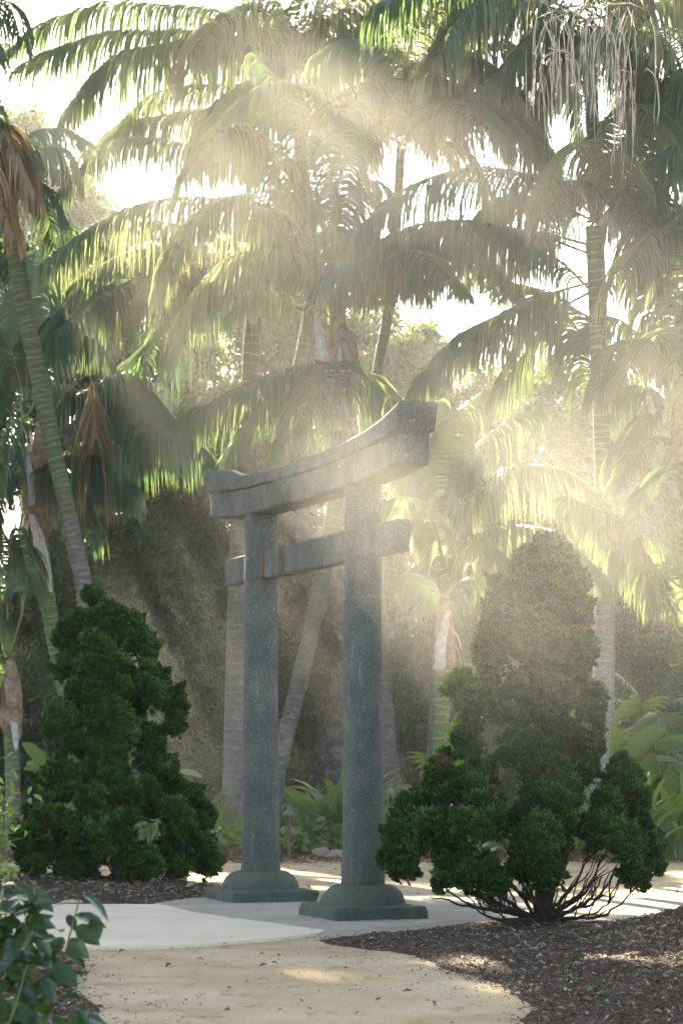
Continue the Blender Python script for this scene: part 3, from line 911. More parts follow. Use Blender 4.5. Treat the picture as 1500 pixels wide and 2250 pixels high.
for (a, b, c, d, e, f_, dy) in [
        (1120, 2005, 1040, 1990, 960, 1940, -0.2), (1110, 1995, 1030, 1960, 985, 1915, 0.1), (1130, 1990, 1070, 1950, 1020, 1900, -0.3), (1140, 2010, 1060, 2000, 945, 1975, 0.3),
        (1150, 1975, 1110, 1930, 1060, 1880, 0.2), (1160, 1965, 1130, 1920, 1110, 1860, -0.4), (1170, 1960, 1160, 1910, 1150, 1850, 0.4), (1200, 1960, 1205, 1910, 1215, 1850, -0.2),
        (1215, 1970, 1235, 1925, 1255, 1870, 0.3), (1225, 1980, 1260, 1935, 1280, 1880, -0.3), (1235, 1995, 1290, 1960, 1320, 1890, 0.1), (1245, 2005, 1310, 1975, 1350, 1900, -0.1),
        (1260, 2020, 1330, 1995, 1375, 1915, 0.2), (1255, 2015, 1330, 2005, 1395, 1940, -0.2), (1240, 2010, 1300, 1985, 1335, 1930, 0.5), (1125, 2000, 1050, 1975, 1000, 1925, 0.5),
        (1140, 2000, 1085, 1985, 1030, 1950, -0.5), (1228, 1990, 1262, 1962, 1290, 1920, -0.5), (1180, 1990, 1140, 1960, 1095, 1930, -0.5), (1150, 2020, 1080, 2015, 1020, 1975, -0.4)]:
    RB.append([(a, b), (c, d), (e, f_), dy])
cypress('olive green cypress with bare spreading lower branches, right of the torii gate', (1190, 2046, 0.02), 20.6, R_out_l, R_out_r, 8, 290, 0.165, RB,
        'clipped cypresses beside the gate', lambda x, y: 0.21 + 0.06 * math.cos(7 * x + 1) + 0.12 * (abs(x) < 0.35))

# ------------------------------------------------------------------ palms
WPROF = np.array([0.55, 1.0, 1.0, 0.85, 0.55, 0.06])


def frond(parent, org, pts, L=0.7, n=75, droop=0.9, W=0.021, pet=0.12, mat='palm', seed=0, fwd=0.35, lift=0.35, miss=0.04, rr=0.02, name='frond', jit=0.055):
    n = int(n * 1.5); L = L * 1.27
    r = np.random.RandomState(seed)
    p = spline(np.asarray(pts) - org, 60); s = arclen(p) / arclen(p)[-1]
    T = nrm(np.gradient(p, axis=0))
    t = np.repeat(np.linspace(pet, 0.995, n) + 0.3 / n * r.randn(n), 2).clip(pet, 1)
    sg = np.tile([-1.0, 1.0], n)
    k = r.rand(2 * n) > miss
    # a few gaps where neighbouring leaflets are torn away
    for _ in range(r.randint(0, 4)):
        c = r.rand(); k &= ~((np.abs(t - c) < 0.012) & (sg == r.choice([-1, 1])))
    t, sg = t[k], sg[k]
    m = len(t)
    at = lambda A: np.stack([np.interp(t, s, A[:, q]) for q in range(3)], 1)
    base = at(p); Tt = nrm(at(T))
    up = np.array([0, 0, 1.0])
    S_ = np.cross(Tt, up); ln = np.linalg.norm(S_, axis=1, keepdims=True)
    S_ = np.where(ln > 0.15, S_ / np.maximum(ln, 1e-6), np.array([0.0, 1.0, 0.0]) if abs(Tt[:, 1]).mean() < 0.7 else np.array([1.0, 0, 0]))
    Nn = np.cross(S_, Tt)
    u = (t - pet) / (1 - pet)
    Ln = L * (0.35 + 0.65 * np.sin(np.pi * np.clip(u * 0.86 + 0.12, 0, 1)) ** 0.7) * (1 + 0.08 * r.randn(m))
    d0 = nrm(S_ * sg[:, None] + Tt * (fwd + 0.5 * u[:, None] ** 3) + Nn * lift + jit * r.randn(m, 3))
    segs = 5
    w = np.linspace(0, 1, segs + 1)
    dr = droop * (0.92 + 0.14 * r.rand(m) + 0.10 * np.sin(t * 23 + seed))
    D = []; Wv = []
    side0 = Tt
    for j in range(segs):
        b = np.clip(dr * (w[j] + 0.12) ** 0.6 * 1.15, 0, 0.97)[:, None]
        d = nrm(d0 * (1 - b) + np.array([0, 0, -1.0]) * b + 0.03 * r.randn(m, 3))
        D.append(d * (Ln / segs)[:, None])
        wv = side0 - d * np.sum(side0 * d, 1, keepdims=True); wv = nrm(wv)
        tw = (0.5 * sg + 0.25 * (r.rand(m) - 0.5))[:, None]
        wv = wv * np.cos(tw) + np.cross(d, wv) * np.sin(tw)
        Wv.append(wv)
    Wv.append(Wv[-1])
    D = np.stack(D, 1); Wv = np.stack(Wv, 1) * (W * (0.8 + 0.4 * r.rand(m)))[:, None, None]
    V, Q, tt = strips(base, D, Wv, WPROF)
    rv = np.repeat(r.rand(m), 2 * (segs + 1))
    o = link(name, mesh(name, V, Q, [M[mat]], {'tipf': tt, 'rnd': rv}, smooth=True), parent)
    V, f = tube(p, np.linspace(rr, 0.004, 60), 6)
    link('rachis', mesh('rachis', V, f, [M['petiole' if mat != 'dead' else 'sheath']]), o)
    return o


def ringed_trunk(pts, r0, r1, mat, gap=0.11, seed=0):
    r = np.random.RandomState(seed)
    p = spline(pts, 80); L = arclen(p)[-1]
    zs = [0.0]; ring = [0.0]; bul = [1.0]; z = 0.03
    while z < L - 0.08:
        g = gap * (0.65 + 0.7 * r.rand()) * (1.0 if z > 1.2 else 0.8)
        for dz, ri, bu in ((-0.022, 0, 0.985), (-0.006, 0.85, 1.035), (0.006, 0.85, 1.035), (0.02, 0, 1.0)):
            zs.append(z + g + dz); ring.append(ri * (0.6 + 0.4 * r.rand())); bul.append(bu)
        z += g
    zs.append(L + 0.02); ring.append(0); bul.append(1)
    zs = np.array(zs); s = arclen(p)
    q = np.stack([np.interp(zs, s, p[:, k]) for k in range(3)], 1)
    T, A, B = frames(p); ip = lambda X: nrm(np.stack([np.interp(zs, s, X[:, k]) for k in range(3)], 1))
    T, A, B = ip(T), ip(A), ip(B)
    sides = 16; th = np.linspace(0, 2 * math.pi, sides, endpoint=False)
    rad = np.interp(zs, [0, 0.25, L * 0.5, L], [r0 * 1.35, r0 * 1.05, (r0 + r1) / 2, r1]) * np.array(bul)
    grp = (np.arange(len(zs)) + 3) // 4
    ph = r.rand(grp.max() + 1) * 6.28; am = 0.012 + 0.012 * r.rand(grp.max() + 1)
    off = am[grp][:, None] * np.sin(th[None, :] + ph[grp][:, None]) + 0.006 * np.sin(3 * th[None, :] + 2 * ph[grp][:, None])
    off[0] = 0; off[-1] = 0
    V = q[:, None, :] + rad[:, None, None] * (np.cos(th)[None, :, None] * A[:, None] + np.sin(th)[None, :, None] * B[:, None]) + off[:, :, None] * T[:, None]
    n = len(zs)
    i = np.arange(n - 1)[:, None] * sides; j = np.arange(sides)[None, :]; k = (j + 1) % sides
    Q = np.stack([i + j, i + k, i + sides + k, i + sides + j], -1).reshape(-1, 4)
    at = np.repeat(ring, sides) * (0.55 + 0.45 * np.random.RandomState(seed + 1).rand(n * sides))
    return mesh('trunk', V.reshape(-1, 3), Q, [M[mat]], {'ring': at})


def palm(label, Y, trunk, w0, w1, tmat, fronds, seed, base_z=0.02, shaft=None, gap=0.11, fill=0, fill_len=2.4, fmat='palm', group='ringed palms behind the gate', fillL=0.6, fill_el=(0.1, 1.2), sheaths=()):
    """trunk: (px,py) from the ground up; fronds: dicts with image-plane control points and depth offsets"""
    ppm = F / Y
    P0 = P(trunk[0][0], trunk[0][1], Y); 
    org = np.array([P0[0], Y, base_z])
    t = thing('palm_tree', label, 'palm tree', tuple(org), group)
    pts = [np.array([P0[0], Y, 0.0]) - org] + [P(x, y, Y) - org for x, y in trunk[1:]]
    pts[0][2] = -0.15
    link('trunk', ringed_trunk(pts, w0 / 2 / ppm, w1 / 2 / ppm, tmat, gap, seed), t)
    top = pts[-1]
    r = np.random.RandomState(seed)
    if shaft:
        h, wb, kind = shaft
        sp = spline([top + np.array([0, 0, -0.05]), top + np.array([0.02, 0, h * 0.5]), top + np.array([0, 0, h])], 14)
        rad = np.interp(np.linspace(0, 1, 14), [0, 0.12, 0.6, 1], [w1 / 2 / ppm * 1.02, wb / 2 / ppm, wb / 2 / ppm * 0.8, w1 / 2 / ppm * 0.6])
        V, f = tube(sp, rad, 16, True, 0.12, seed)
        link('crownshaft', mesh('crownshaft', V, f, [M[kind]]), t)
        # fibrous torn edges of the old sheaths
        for q in range(5):
            a = r.rand() * 6.28; z = h * (0.1 + 0.75 * r.rand()); rw = wb / 2 / ppm
            b = top + np.array([math.cos(a) * rw * 0.85, math.sin(a) * rw * 0.85, z])
            e = b + np.array([math.cos(a) * rw * 0.7, math.sin(a) * rw * 0.7, -h * (0.25 + 0.3 * r.rand())])
            pp = spline([b, (b + e) / 2 + np.array([math.cos(a) * 0.03, math.sin(a) * 0.03, 0]), e], 8)
            T, A, B = frames(pp)
            wv = nrm(np.cross(nrm(np.gradient(pp, axis=0)), np.array([math.cos(a), math.sin(a), 0])))
            Vv, Qq, _ = strips(pp[:1], np.diff(pp, axis=0)[None], wv[None] * rw * (0.3 if q % 2 else 0.6), [0.9, 1, 1, 0.95, 0.85, 0.8, 0.6, 0.25])
            link('torn_sheath', mesh('torn_sheath', Vv, Qq, [M['sheath_pale' if q % 2 else 'sheath']]), t)
    for i, fd in enumerate(fronds):
        fd = dict(fd); c = fd.pop('c'); dy = fd.pop('dy', [0] * len(c)); 
        if isinstance(dy, (int, float)):
            dy = list(np.linspace(0, dy, len(c)))
        pts = [P(x, y, Y + d) for (x, y), d in zip(c, dy)]
        fd['L'] = fd.get('L', 0.7) * Y / 35.0
        frond(t, org, pts, seed=seed * 31 + i, mat=fd.pop('mat', fmat), W=0.0145 * Y / 35.0, **fd)
    for (sp_, wp) in sheaths:
        pp = spline([P(x, y, Y - 0.35) - org for x, y in sp_], 16)
        hw_ = wp / 2 / ppm * np.interp(np.linspace(0, 1, 16), [0, 0.15, 0.5, 0.92, 1], [0.35, 0.7, 1.0, 1.15, 0.95])
        A2 = np.array([1.0, 0, 0]); row = []
        for q in np.linspace(-1, 1, 7):
            row.append(pp + A2 * (q * hw_)[:, None] + np.array([0, 1.0, 0]) * (hw_ * 0.8 * q * q)[:, None] + 0.008 * r.randn(16, 3))
        Vv = np.stack(row, 1).reshape(-1, 3); i_ = np.arange(15)[:, None] * 7; j_ = np.arange(6)[None, :]
        link('hanging_sheath', mesh('hanging_sheath', Vv, np.stack([i_ + j_, i_ + j_ + 1, i_ + j_ + 8, i_ + j_ + 7], -1).reshape(-1, 4), [M['sheath_pale']]), t)
    crown = top + org + np.array([0, 0, (shaft[0] if shaft else 0.1)])
    for i in range(fill):
        a = i * 2.399 + r.rand() * 0.5; el = fill_el[0] + (fill_el[1] - fill_el[0]) * r.rand()
        Lf = fill_len * (0.8 + 0.4 * r.rand())
        d = np.array([math.cos(a) * math.cos(el), math.sin(a) * math.cos(el), math.sin(el)])
        h = np.array([d[0], d[1], 0]) / max(math.cos(el), 0.05)
        p1 = crown + d * Lf * 0.35; p2 = crown + d * Lf * 0.62 + h * Lf * 0.10 - np.array([0, 0, 0.04 * Lf])
        p3 = p2 + h * Lf * 0.33 - np.array([0, 0, Lf * (0.18 + 0.15 * r.rand())])
        frond(t, org, [crown - d * 0.1, p1, p2, p3], L=fillL * (0.9 + 0.3 * r.rand()), n=62, seed=seed * 77 + i, mat=fmat, droop=0.75 + 0.2 * r.rand())
    return t


def fd(*c, **k):
    k['c'] = list(c); return k


# centre palm whose leaning trunk passes behind the gate
palm('tall palm leaning right between the gate pillars, its pale sheath hanging above the lintel', 36.2,
     [(592, 1815), (610, 1700), (650, 1530), (685, 1380), (715, 1240), (738, 1080), (742, 945)], 36, 36, 'trunk_dark', [
         fd((705, 600), (600, 470), (400, 434), (230, 480), (100, 575), L=0.85, n=95, mat='palm_pale', dy=-1.5, droop=0.95),
         fd((700, 560), (600, 380), (440, 325), (250, 312), (108, 450), L=0.62, n=95, dy=0.5),
         fd((700, 540), (640, 400), (560, 300), (480, 288), (405, 400), L=0.8, n=80, dy=-2.0),
         fd((700, 540), (660, 430), (600, 330), (520, 282), (440, 330), L=0.72, n=80, dy=-1.0),
         fd((712, 600), (640, 520), (540, 440), (430, 470), (350, 620), L=0.9, n=80, mat='palm_pale', dy=-1.0),
         fd((715, 620), (640, 560), (520, 560), (420, 650), (370, 790), L=0.8, n=70, mat='palm_pale', dy=-0.5, miss=0.3),
         fd((730, 700), (660, 655), (560, 640), (480, 665), L=0.45, n=20, mat='dead', dy=-0.8, miss=0.75, rr=0.014),
         fd((725, 720), (680, 690), (620, 660), (560, 640), (500, 690), L=0.5, n=40, mat='palm_pale', dy=-0.3, miss=0.3),
         fd((735, 600), (760, 480), (800, 400), (850, 420), L=0.6, n=60, dy=1.0),
         fd((735, 560), (745, 400), (760, 260), (800, 180), L=0.6, n=70, dy=1.0),
         fd((715, 540), (690, 380), (640, 220), (560, 120), L=0.6, n=70, dy=1.5),
         fd((745, 640), (800, 560), (870, 560), (930, 640), L=0.6, n=60, dy=0.8),
         fd((745, 960), (640, 826), (540, 850), (430, 900), L=0.95, n=80, dy=-1.2, droop=0.85),
         fd((745, 930), (690, 800), (600, 850), (490, 1010), L=0.75, n=80, dy=-0.6, droop=0.8),
         fd((750, 930), (800, 822), (850, 870), (890, 930), L=0.9, n=60, dy=-0.8, droop=0.9),
         fd((745, 900), (740, 800), (700, 830), (640, 960), L=0.85, n=60, dy=-1.8, droop=0.9),
     ], 11, shaft=(1.9, 62, 'sheath'), sheaths=[([(695, 690), (712, 800), (738, 945)], 30), ([(745, 760), (752, 850), (762, 925)], 14)], fill=5, fill_len=2.6)
# upper crown in the middle
palm('very tall thin palm behind the centre, its crown at the top of the picture', 46.0,
     [(580, 1830), (576, 1500), (590, 1200), (640, 900), (690, 600), (665, 380), (655, 210)], 34, 26, 'trunk_grey', [
         fd((645, 190), (580, 130), (440, 98), (330, 102), (225, 145), (150, 235), L=0.95, n=100, dy=-1.0, droop=0.95),
         fd((640, 160), (540, 90), (400, 72), (260, 72), (120, 110), (45, 150), L=0.75, n=100, dy=0.5, droop=0.85),
         fd((640, 140), (520, 40), (380, 15), (240, 12), (120, 45), (28, 105), L=0.75, n=100, dy=1.0, droop=0.85),
         fd((650, 200), (600, 90), (510, 38), (450, 75), (420, 160), L=0.85, n=80, dy=-2.0, mat='palm_pale'),
         fd((655, 190), (620, 60), (540, 10), (450, 60), L=0.8, n=80, dy=-1.0),
         fd((650, 260), (560, 230), (440, 245), (300, 270), (200, 330), L=0.8, n=90, dy=1.0),
         fd((652, 240), (600, 180), (520, 190), (440, 280), L=0.9, n=70, dy=-1.0),
         fd((660, 200), (700, 80), (760, 20), (830, 60), L=0.85, n=70, dy=-0.5),
         fd((660, 220), (720, 130), (800, 110), (870, 200), L=0.85, n=70, dy=0.5),
         fd((655, 180), (650, 40), (690, -60), L=0.8, n=60, dy=0.5),
         fd((660, 240), (700, 200), (760, 230), (800, 330), L=0.7, n=60, dy=-1.0),
         fd((655, 170), (600, 20), (560, -60), (500, -80), L=0.8, n=60, dy=0.5),
         fd((655, 180), (720, 0), (800, -70), (900, -60), (960, 20), L=1.1, n=80, dy=-1.2, mat='palm_pale'),
         fd((655, 190), (750, 20), (850, -30), (960, -60), (1050, 0), L=1.1, n=80, dy=-2.2, mat='palm_pale'),
     ], 12, fill=2, fill_len=3.0, gap=0.14, fillL=0.8)
# palm behind the left pillar
palm('straight grey palm trunk close behind the left pillar of the gate', 39.5,
     [(508, 1852), (514, 1600), (521, 1300), (530, 1100), (548, 850), (556, 690)], 44, 36, 'trunk_grey', [
         fd((556, 690), (470, 570), (330, 545), (200, 600), (90, 730), L=1.15, n=95, dy=-2.0, mat='palm'),
         fd((556, 700), (450, 600), (330, 600), (230, 650), (120, 740), L=1.1, n=70, dy=-3.0, mat='palm_teal'),
         fd((556, 690), (440, 560), (300, 580), (180, 680), L=1.0, n=90, dy=-1.0, mat='palm_teal'),
         fd((556, 680), (460, 640), (400, 690), (330, 770), (280, 860), (222, 962), L=1.05, n=90, dy=-2.5, mat='palm_teal', droop=0.97),
         fd((556, 690), (500, 600), (400, 580), (330, 660), L=1.1, n=80, dy=-3.0),
         fd((556, 670), (580, 540), (650, 520), (700, 620), L=0.9, n=70, dy=-0.8),
         fd((556, 670), (560, 520), (600, 450), (640, 500), L=0.9, n=70, dy=1.0),
     ], 13, shaft=(0.9, 38, 'sheath_pale'), fill=2, fill_len=2.8, fillL=0.8, gap=0.16)
# palm behind the right pillar
palm('dark palm trunk partly hidden behind the right pillar of the gate', 38.0,
     [(862, 1812), (858, 1700), (846, 1540), (835, 1350), (822, 1100), (826, 850), (850, 700), (870, 500), (880, 330)], 32, 20, 'trunk_dark', [
         fd((880, 300), (930, 180), (1030, 170), (1130, 260), (1220, 400), L=1.1, n=95, dy=-2.0, mat='palm'),
         fd((880, 280), (900, 150), (1000, 110), (1120, 180), (1200, 330), L=1.1, n=95, dy=-1.0, mat='palm'),
         fd((880, 300), (820, 200), (760, 200), (720, 300), L=0.9, n=70, dy=-1.0),
         fd((880, 300), (840, 150), (780, 90), (700, 120), L=0.9, n=80, dy=0.5),
         fd((880, 330), (850, 260), (800, 300), (770, 430), L=0.8, n=70, dy=-1.5),
         fd((880, 320), (930, 300), (1000, 330), (1050, 420), L=0.7, n=60, dy=-2.0, mat='palm_pale'),
         fd((880, 290), (900, 100), (960, 10), (1060, -10), L=1.0, n=80, dy=-1.0, mat='palm_pale'),
     ], 14, fill=5, fill_len=3.0, fillL=0.8, gap=0.15)
# right trunk with the hero fronds
palm('straight brown palm trunk rising behind the right cypress, long combed fronds arching left', 35.2,
     [(1312, 1830), (1318, 1650), (1326, 1300), (1322, 1000), (1310, 700), (1302, 500)], 42, 34, 'trunk_grey', [
         fd((1300, 470), (1210, 400), (1100, 372), (1000, 374), (880, 420), (775, 515), L=0.85, n=95, dy=-1.5, droop=0.96, mat='palm_teal'),
         fd((1300, 560), (1190, 520), (1060, 488), (940, 490), (830, 530), (722, 600), L=0.98, n=105, dy=-0.5, droop=0.97, mat='palm_teal'),
         fd((1300, 540), (1180, 510), (1060, 500), (950, 510), (850, 560), (760, 620), L=0.95, n=105, dy=0.6, droop=0.97, mat='palm'),
         fd((1300, 620), (1210, 645), (1110, 685), (1000, 745), (905, 850), L=0.80, n=95, dy=-1.0, droop=0.9, fwd=0.5),
         fd((1300, 640), (1180, 700), (1050, 740), (950, 800), L=0.7, n=70, dy=-0.2, droop=0.9, fwd=0.5, mat='palm_pale'),
         fd((1320, 480), (1380, 400), (1330, 325), (1280, 312), (1220, 370), (1185, 480), L=0.75, n=85, dy=-3.0, mat='palm_pale', droop=0.92),
         fd((1305, 470), (1260, 400), (1230, 420), (1180, 560), L=0.7, n=70, dy=-2.0),
         fd((1310, 480), (1350, 420), (1400, 470), (1420, 600), L=0.7, n=70, dy=-1.5),
         fd((1300, 640), (1200, 560), (1080, 590), (1000, 640), L=0.5, n=50, dy=2.0, miss=0.3),
         fd((1310, 800), (1250, 700), (1180, 640), (1100, 620), L=0.7, n=70, dy=1.5, droop=0.6),
         fd((1310, 900), (1280, 760), (1200, 720), (1090, 860), L=0.9, n=80, dy=0.8, droop=0.8),
     ], 15, fill=4, fill_len=2.4, fillL=0.7)
# palm whose crown sits low at mid right
palm('young green ringed palm with tan sheath, left of the right cypress', 35.6,
     [(968, 1880), (968, 1640), (970, 1560), (974, 1470)], 36, 34, 'trunk_green', [
         fd((978, 1260), (955, 1160), (910, 1100), (870, 1098), (845, 1150), L=0.5, n=70, dy=-2.0, mat='palm_pale'),
         fd((985, 1260), (1010, 1140), (1080, 1050), (1180, 1020), (1280, 1060), (1350, 1150), L=0.8, n=90, dy=-1.0, mat='palm_pale', pet=0.25),
         fd((985, 1260), (1040, 1180), (1120, 1155), (1220, 1170), (1320, 1260), L=0.7, n=80, dy=-1.0, mat='palm_pale', pet=0.25),
         fd((985, 1250), (1000, 1080), (1080, 950), (1180, 900), L=0.8, n=80, dy=0.5, pet=0.25),
         fd((975, 1250), (950, 1080), (930, 960), (960, 880), L=0.8, n=80, dy=1.0, pet=0.3, mat='palm_pale'),
         fd((978, 1250), (985, 1050), (1000, 920), (1060, 860), L=0.8, n=80, dy=0.5, pet=0.3, mat='palm_pale'),
         fd((975, 1250), (930, 1150), (900, 1020), (840, 960), L=0.6, n=80, dy=1.0, pet=0.3, mat='palm_pale'),
         fd((990, 1280), (1040, 1230), (1060, 1190), (1120, 1230), L=0.5, n=50, dy=-0.5, pet=0.3, mat='palm_pale'),
     ], 16, shaft=(1.05, 52, 'sheath'), sheaths=[([(985, 1340), (972, 1400), (966, 1470)], 22)], fill=0, gap=0.10, group='young palms right of the gate')
palm('thin mauve grey palm stem right beside the young green ringed palm', 36.0,
     [(938, 1880), (946, 1660), (952, 1560), (958, 1470), (962, 1380)], 20, 18, 'trunk_dark', [
         fd((962, 1370), (940, 1290), (900, 1260), (870, 1290), L=0.4, n=50, dy=1.0),
         fd((962, 1370), (1000, 1290), (1060, 1270), (1110, 1330), L=0.4, n=50, dy=1.0),
     ], 17, gap=0.14, group='young palms right of the gate')
# left leaning palm
palm('slender green ringed palm at the left edge, leaning left with closely spaced scars', 34.9,
     [(215, 1890), (190, 1350), (165, 1200), (135, 1060), (108, 940), (80, 800), (55, 680), (35, 560), (15, 440)], 36, 38, 'trunk_left', [
         fd((10, 400), (-40, 200), (-60, 50), (10, 0), (50, 90), L=0.7, n=70, dy=-1.0),
         fd((10, 400), (-80, 250), (-160, 200), (-260, 260), L=0.8, n=70, dy=-1.0),
         fd((15, 420), (60, 300), (130, 285), (190, 310), L=0.5, n=60, dy=1.0, mat='palm_pale'),
         fd((15, 430), (70, 340), (130, 330), (160, 400), L=0.6, n=60, dy=0.5, mat='palm_pale'),
         fd((15, 430), (60, 400), (100, 440), (120, 540), L=0.6, n=60, dy=1.0),
         fd((10, 350), (0, 280), (20, 290), (75, 420), L=0.7, n=50, dy=-0.5, mat='dead', droop=0.95),
         fd((10, 380), (-10, 300), (-30, 330), (-50, 480), L=0.8, n=60, dy=-0.8, mat='dead', droop=0.95),
         fd((10, 400), (-20, 330), (-10, 400), (30, 520), L=0.6, n=50, dy=-0.8, mat='dead', droop=0.95),
     ], 18, shaft=(0.5, 50, 'sheath'), fill=0, fill_len=2.4, gap=0.085, group='slender palms at the left edge')
palm('palm with brown fibrous sheath and white hanging bract, second from the left edge', 37.5,
     [(172, 1870), (160, 1600), (140, 1500), (118, 1390), (103, 1300), (88, 1180)], 36, 34, 'trunk_green', [
         fd((70, 900), (110, 780), (180, 740), (240, 800), L=0.6, n=60, dy=1.0),
         fd((60, 880), (60, 700), (90, 560), (150, 500), L=0.8, n=70, dy=1.0, pet=0.3),
         fd((55, 880), (20, 760), (-30, 700), (-90, 720), L=0.8, n=70, dy=0.5),
         fd((55, 900), (0, 860), (-60, 900), (-90, 1020), L=0.7, n=60, dy=-0.6, mat='palm_teal'),
         fd((70, 900), (30, 960), (0, 1040), (-20, 1160), L=0.7, n=60, dy=-1.0, mat='palm_teal'),
         fd((80, 920), (150, 860), (200, 880), (230, 960), L=0.55, n=60, dy=0.6),
         fd((80, 1060), (160, 1060), (230, 1000), (330, 945), (400, 955), (468, 1010), L=0.85, n=95, dy=-1.2, mat='palm_teal', pet=0.22, droop=0.93),
         fd((85, 1050), (140, 1010), (200, 1000), (290, 1060), L=0.8, n=80, dy=-0.8, mat='palm_teal', droop=0.93),
         fd((85, 1060), (110, 1030), (150, 1060), (190, 1140), L=0.8, n=60, dy=-0.5, mat='palm_teal', droop=0.95),
         fd((85, 980), (140, 870), (195, 826), (205, 880), (210, 960), L=1.25, n=46, dy=-0.9, mat='dead', droop=0.9, pet=0.6, lift=0.0, fwd=2.0, jit=0.16),
     ], 19, shaft=(1.7, 62, 'sheath'), sheaths=[([(45, 960), (66, 1040), (68, 1110)], 16), ([(70, 1130), (92, 1220), (98, 1300)], 30)], fill=1, fill_len=2.2, gap=0.10, group='slender palms at the left edge')
palm('short palm with shaggy brown sheath at the very left edge behind the bushes', 35.3,
     [(30, 1860), (28, 1680), (24, 1600)], 34, 32, 'trunk_green', [
         fd((20, 1430), (10, 1250), (-20, 1150), (-80, 1120), L=0.6, n=50, dy=-0.5, pet=0.4),
         fd((25, 1430), (50, 1340), (60, 1260), (40, 1160), L=0.5, n=50, dy=-0.5, pet=0.5),
         fd((15, 1430), (0, 1300), (-20, 1050), (40, 900), L=0.5, n=60, dy=-0.5, pet=0.4),
         fd((15, 1430), (-30, 1330), (-80, 1300), L=0.6, n=50, dy=-0.5, pet=0.3),
     ], 20, shaft=(0.95, 54, 'sheath'), fill=0, gap=0.10, group='slender palms at the left edge')
# right edge palm
palm('palm at the right edge with pale hanging sheath and drooping grey fronds', 35.0,
     [(1640, 1850), (1610, 1500), (1550, 1200), (1490, 1010)], 44, 46, 'trunk_dark', [
         fd((1470, 860), (1440, 770), (1400, 745), (1350, 770), (1305, 880), L=0.6, n=80, dy=-1.5, mat='palm_pale'),
         fd((1475, 860), (1500, 740), (1470, 720), (1410, 760), (1360, 850), L=0.7, n=80, dy=-2.0, mat='palm_pale'),
         fd((1480, 840), (1500, 620), (1470, 500), (1400, 545), (1335, 640), L=0.75, n=90, dy=-2.0, mat='palm_pale'),
         fd((1480, 840), (1540, 650), (1530, 470), (1460, 500), (1400, 620), L=0.75, n=80, dy=-1.0),
         fd((1470, 900), (1430, 900), (1380, 950), (1345, 1030), L=0.55, n=70, dy=-0.5),
         fd((1470, 980), (1440, 960), (1400, 985), (1350, 1060), L=0.5, n=70, dy=-1.0),
         fd((1480, 900), (1420, 850), (1370, 860), (1330, 920), L=0.55, n=70, dy=0.5),
         fd((1480, 1000), (1470, 1030), (1430, 1080), (1400, 1180), L=0.7, n=70, dy=-2.0, mat='palm_teal'),
         fd((1490, 850), (1540, 760), (1600, 760), (1650, 860), L=0.8, n=60, dy=-1.0),
         fd((1480, 840), (1450, 700), (1420, 600), (1440, 500), L=0.7, n=80, dy=1.0),
         fd((1480, 840), (1490, 650), (1440, 420), (1360, 350), L=0.8, n=90, dy=1.5),
     ], 21, shaft=(0.9, 62, 'sheath'), sheaths=[([(1422, 868), (1440, 920), (1466, 962)], 20)], fill=4, fill_len=2.2, gap=0.11, group='tall palms on the right')
top_palm = palm('tallest palm at the upper right, its crown above the picture and pale flower strands hanging', 37.0,
     [(1322, 1860), (1332, 1500), (1330, 1000), (1314, 600), (1302, 300), (1290, 60)], 34, 30, 'trunk_grey', [
         fd((1285, 0), (1200, -80), (1100, -60), (1020, 20), (960, 130), L=1.1, n=90, dy=-1.5, mat='palm_pale'),
         fd((1285, 10), (1210, 30), (1120, 130), (1050, 200), (950, 260), L=1.0, n=90, dy=-0.5, droop=0.85),
         fd((1285, 20), (1330, -20), (1400, 60), (1440, 190), L=1.1, n=90, dy=-1.5),
         fd((1285, 20), (1350, 60), (1400, 150), (1420, 300), L=0.95, n=80, dy=-0.5),
         fd((1285, 0), (1380, -90), (1480, -40), (1540, 100), L=1.1, n=80, dy=-0.5, mat='palm_pale'),
         fd((1290, 30), (1350, 110), (1420, 200), (1500, 330), L=0.9, n=80, dy=1.0),
         fd((1290, 0), (1240, 60), (1180, 200), (1150, 320), L=0.8, n=80, dy=1.0),
         fd((1285, 0), (1250, 100), (1260, 200), (1290, 330), L=0.6, n=60, dy=1.0),
     ], 22, fill=5, fill_len=3.0, fillL=0.95, gap=0.15, group='tall palms on the right', fill_el=(-0.2, 0.7))
palm('palm just outside the right edge whose long arching fronds reach into the picture', 35.6,
     [(1620, 1850), (1620, 1200), (1610, 700), (1600, 420)], 40, 36, 'trunk_grey', [
         fd((1600, 380), (1540, 300), (1460, 330), (1400, 380), (1340, 480), L=0.85, n=90, dy=-0.5),
         fd((1600, 350), (1520, 130), (1420, 50), (1320, 60), (1250, 160), L=1.0, n=95, dy=-1.0, mat='palm_pale'),
         fd((1600, 350), (1560, 200), (1480, 170), (1400, 260), L=1.0, n=80, dy=0.5),
         fd((1600, 400), (1520, 360), (1440, 420), (1390, 560), L=0.9, n=80, dy=-1.0, mat='palm'),
         fd((1600, 1420), (1500, 1350), (1400, 1220), (1330, 1130), (1240, 1090), L=0.55, n=80, dy=-2.0, pet=0.35),
         fd((1600, 1480), (1500, 1400), (1420, 1270), (1350, 1160), (1290, 1110), L=0.5, n=80, dy=-1.5, pet=0.4),
         fd((1600, 1350), (1480, 1280), (1440, 1200), (1400, 1170), L=0.5, n=60, dy=-2.0, mat='palm'),
     ], 23, fill=3, fill_len=2.6, gap=0.13, group='tall palms on the right')


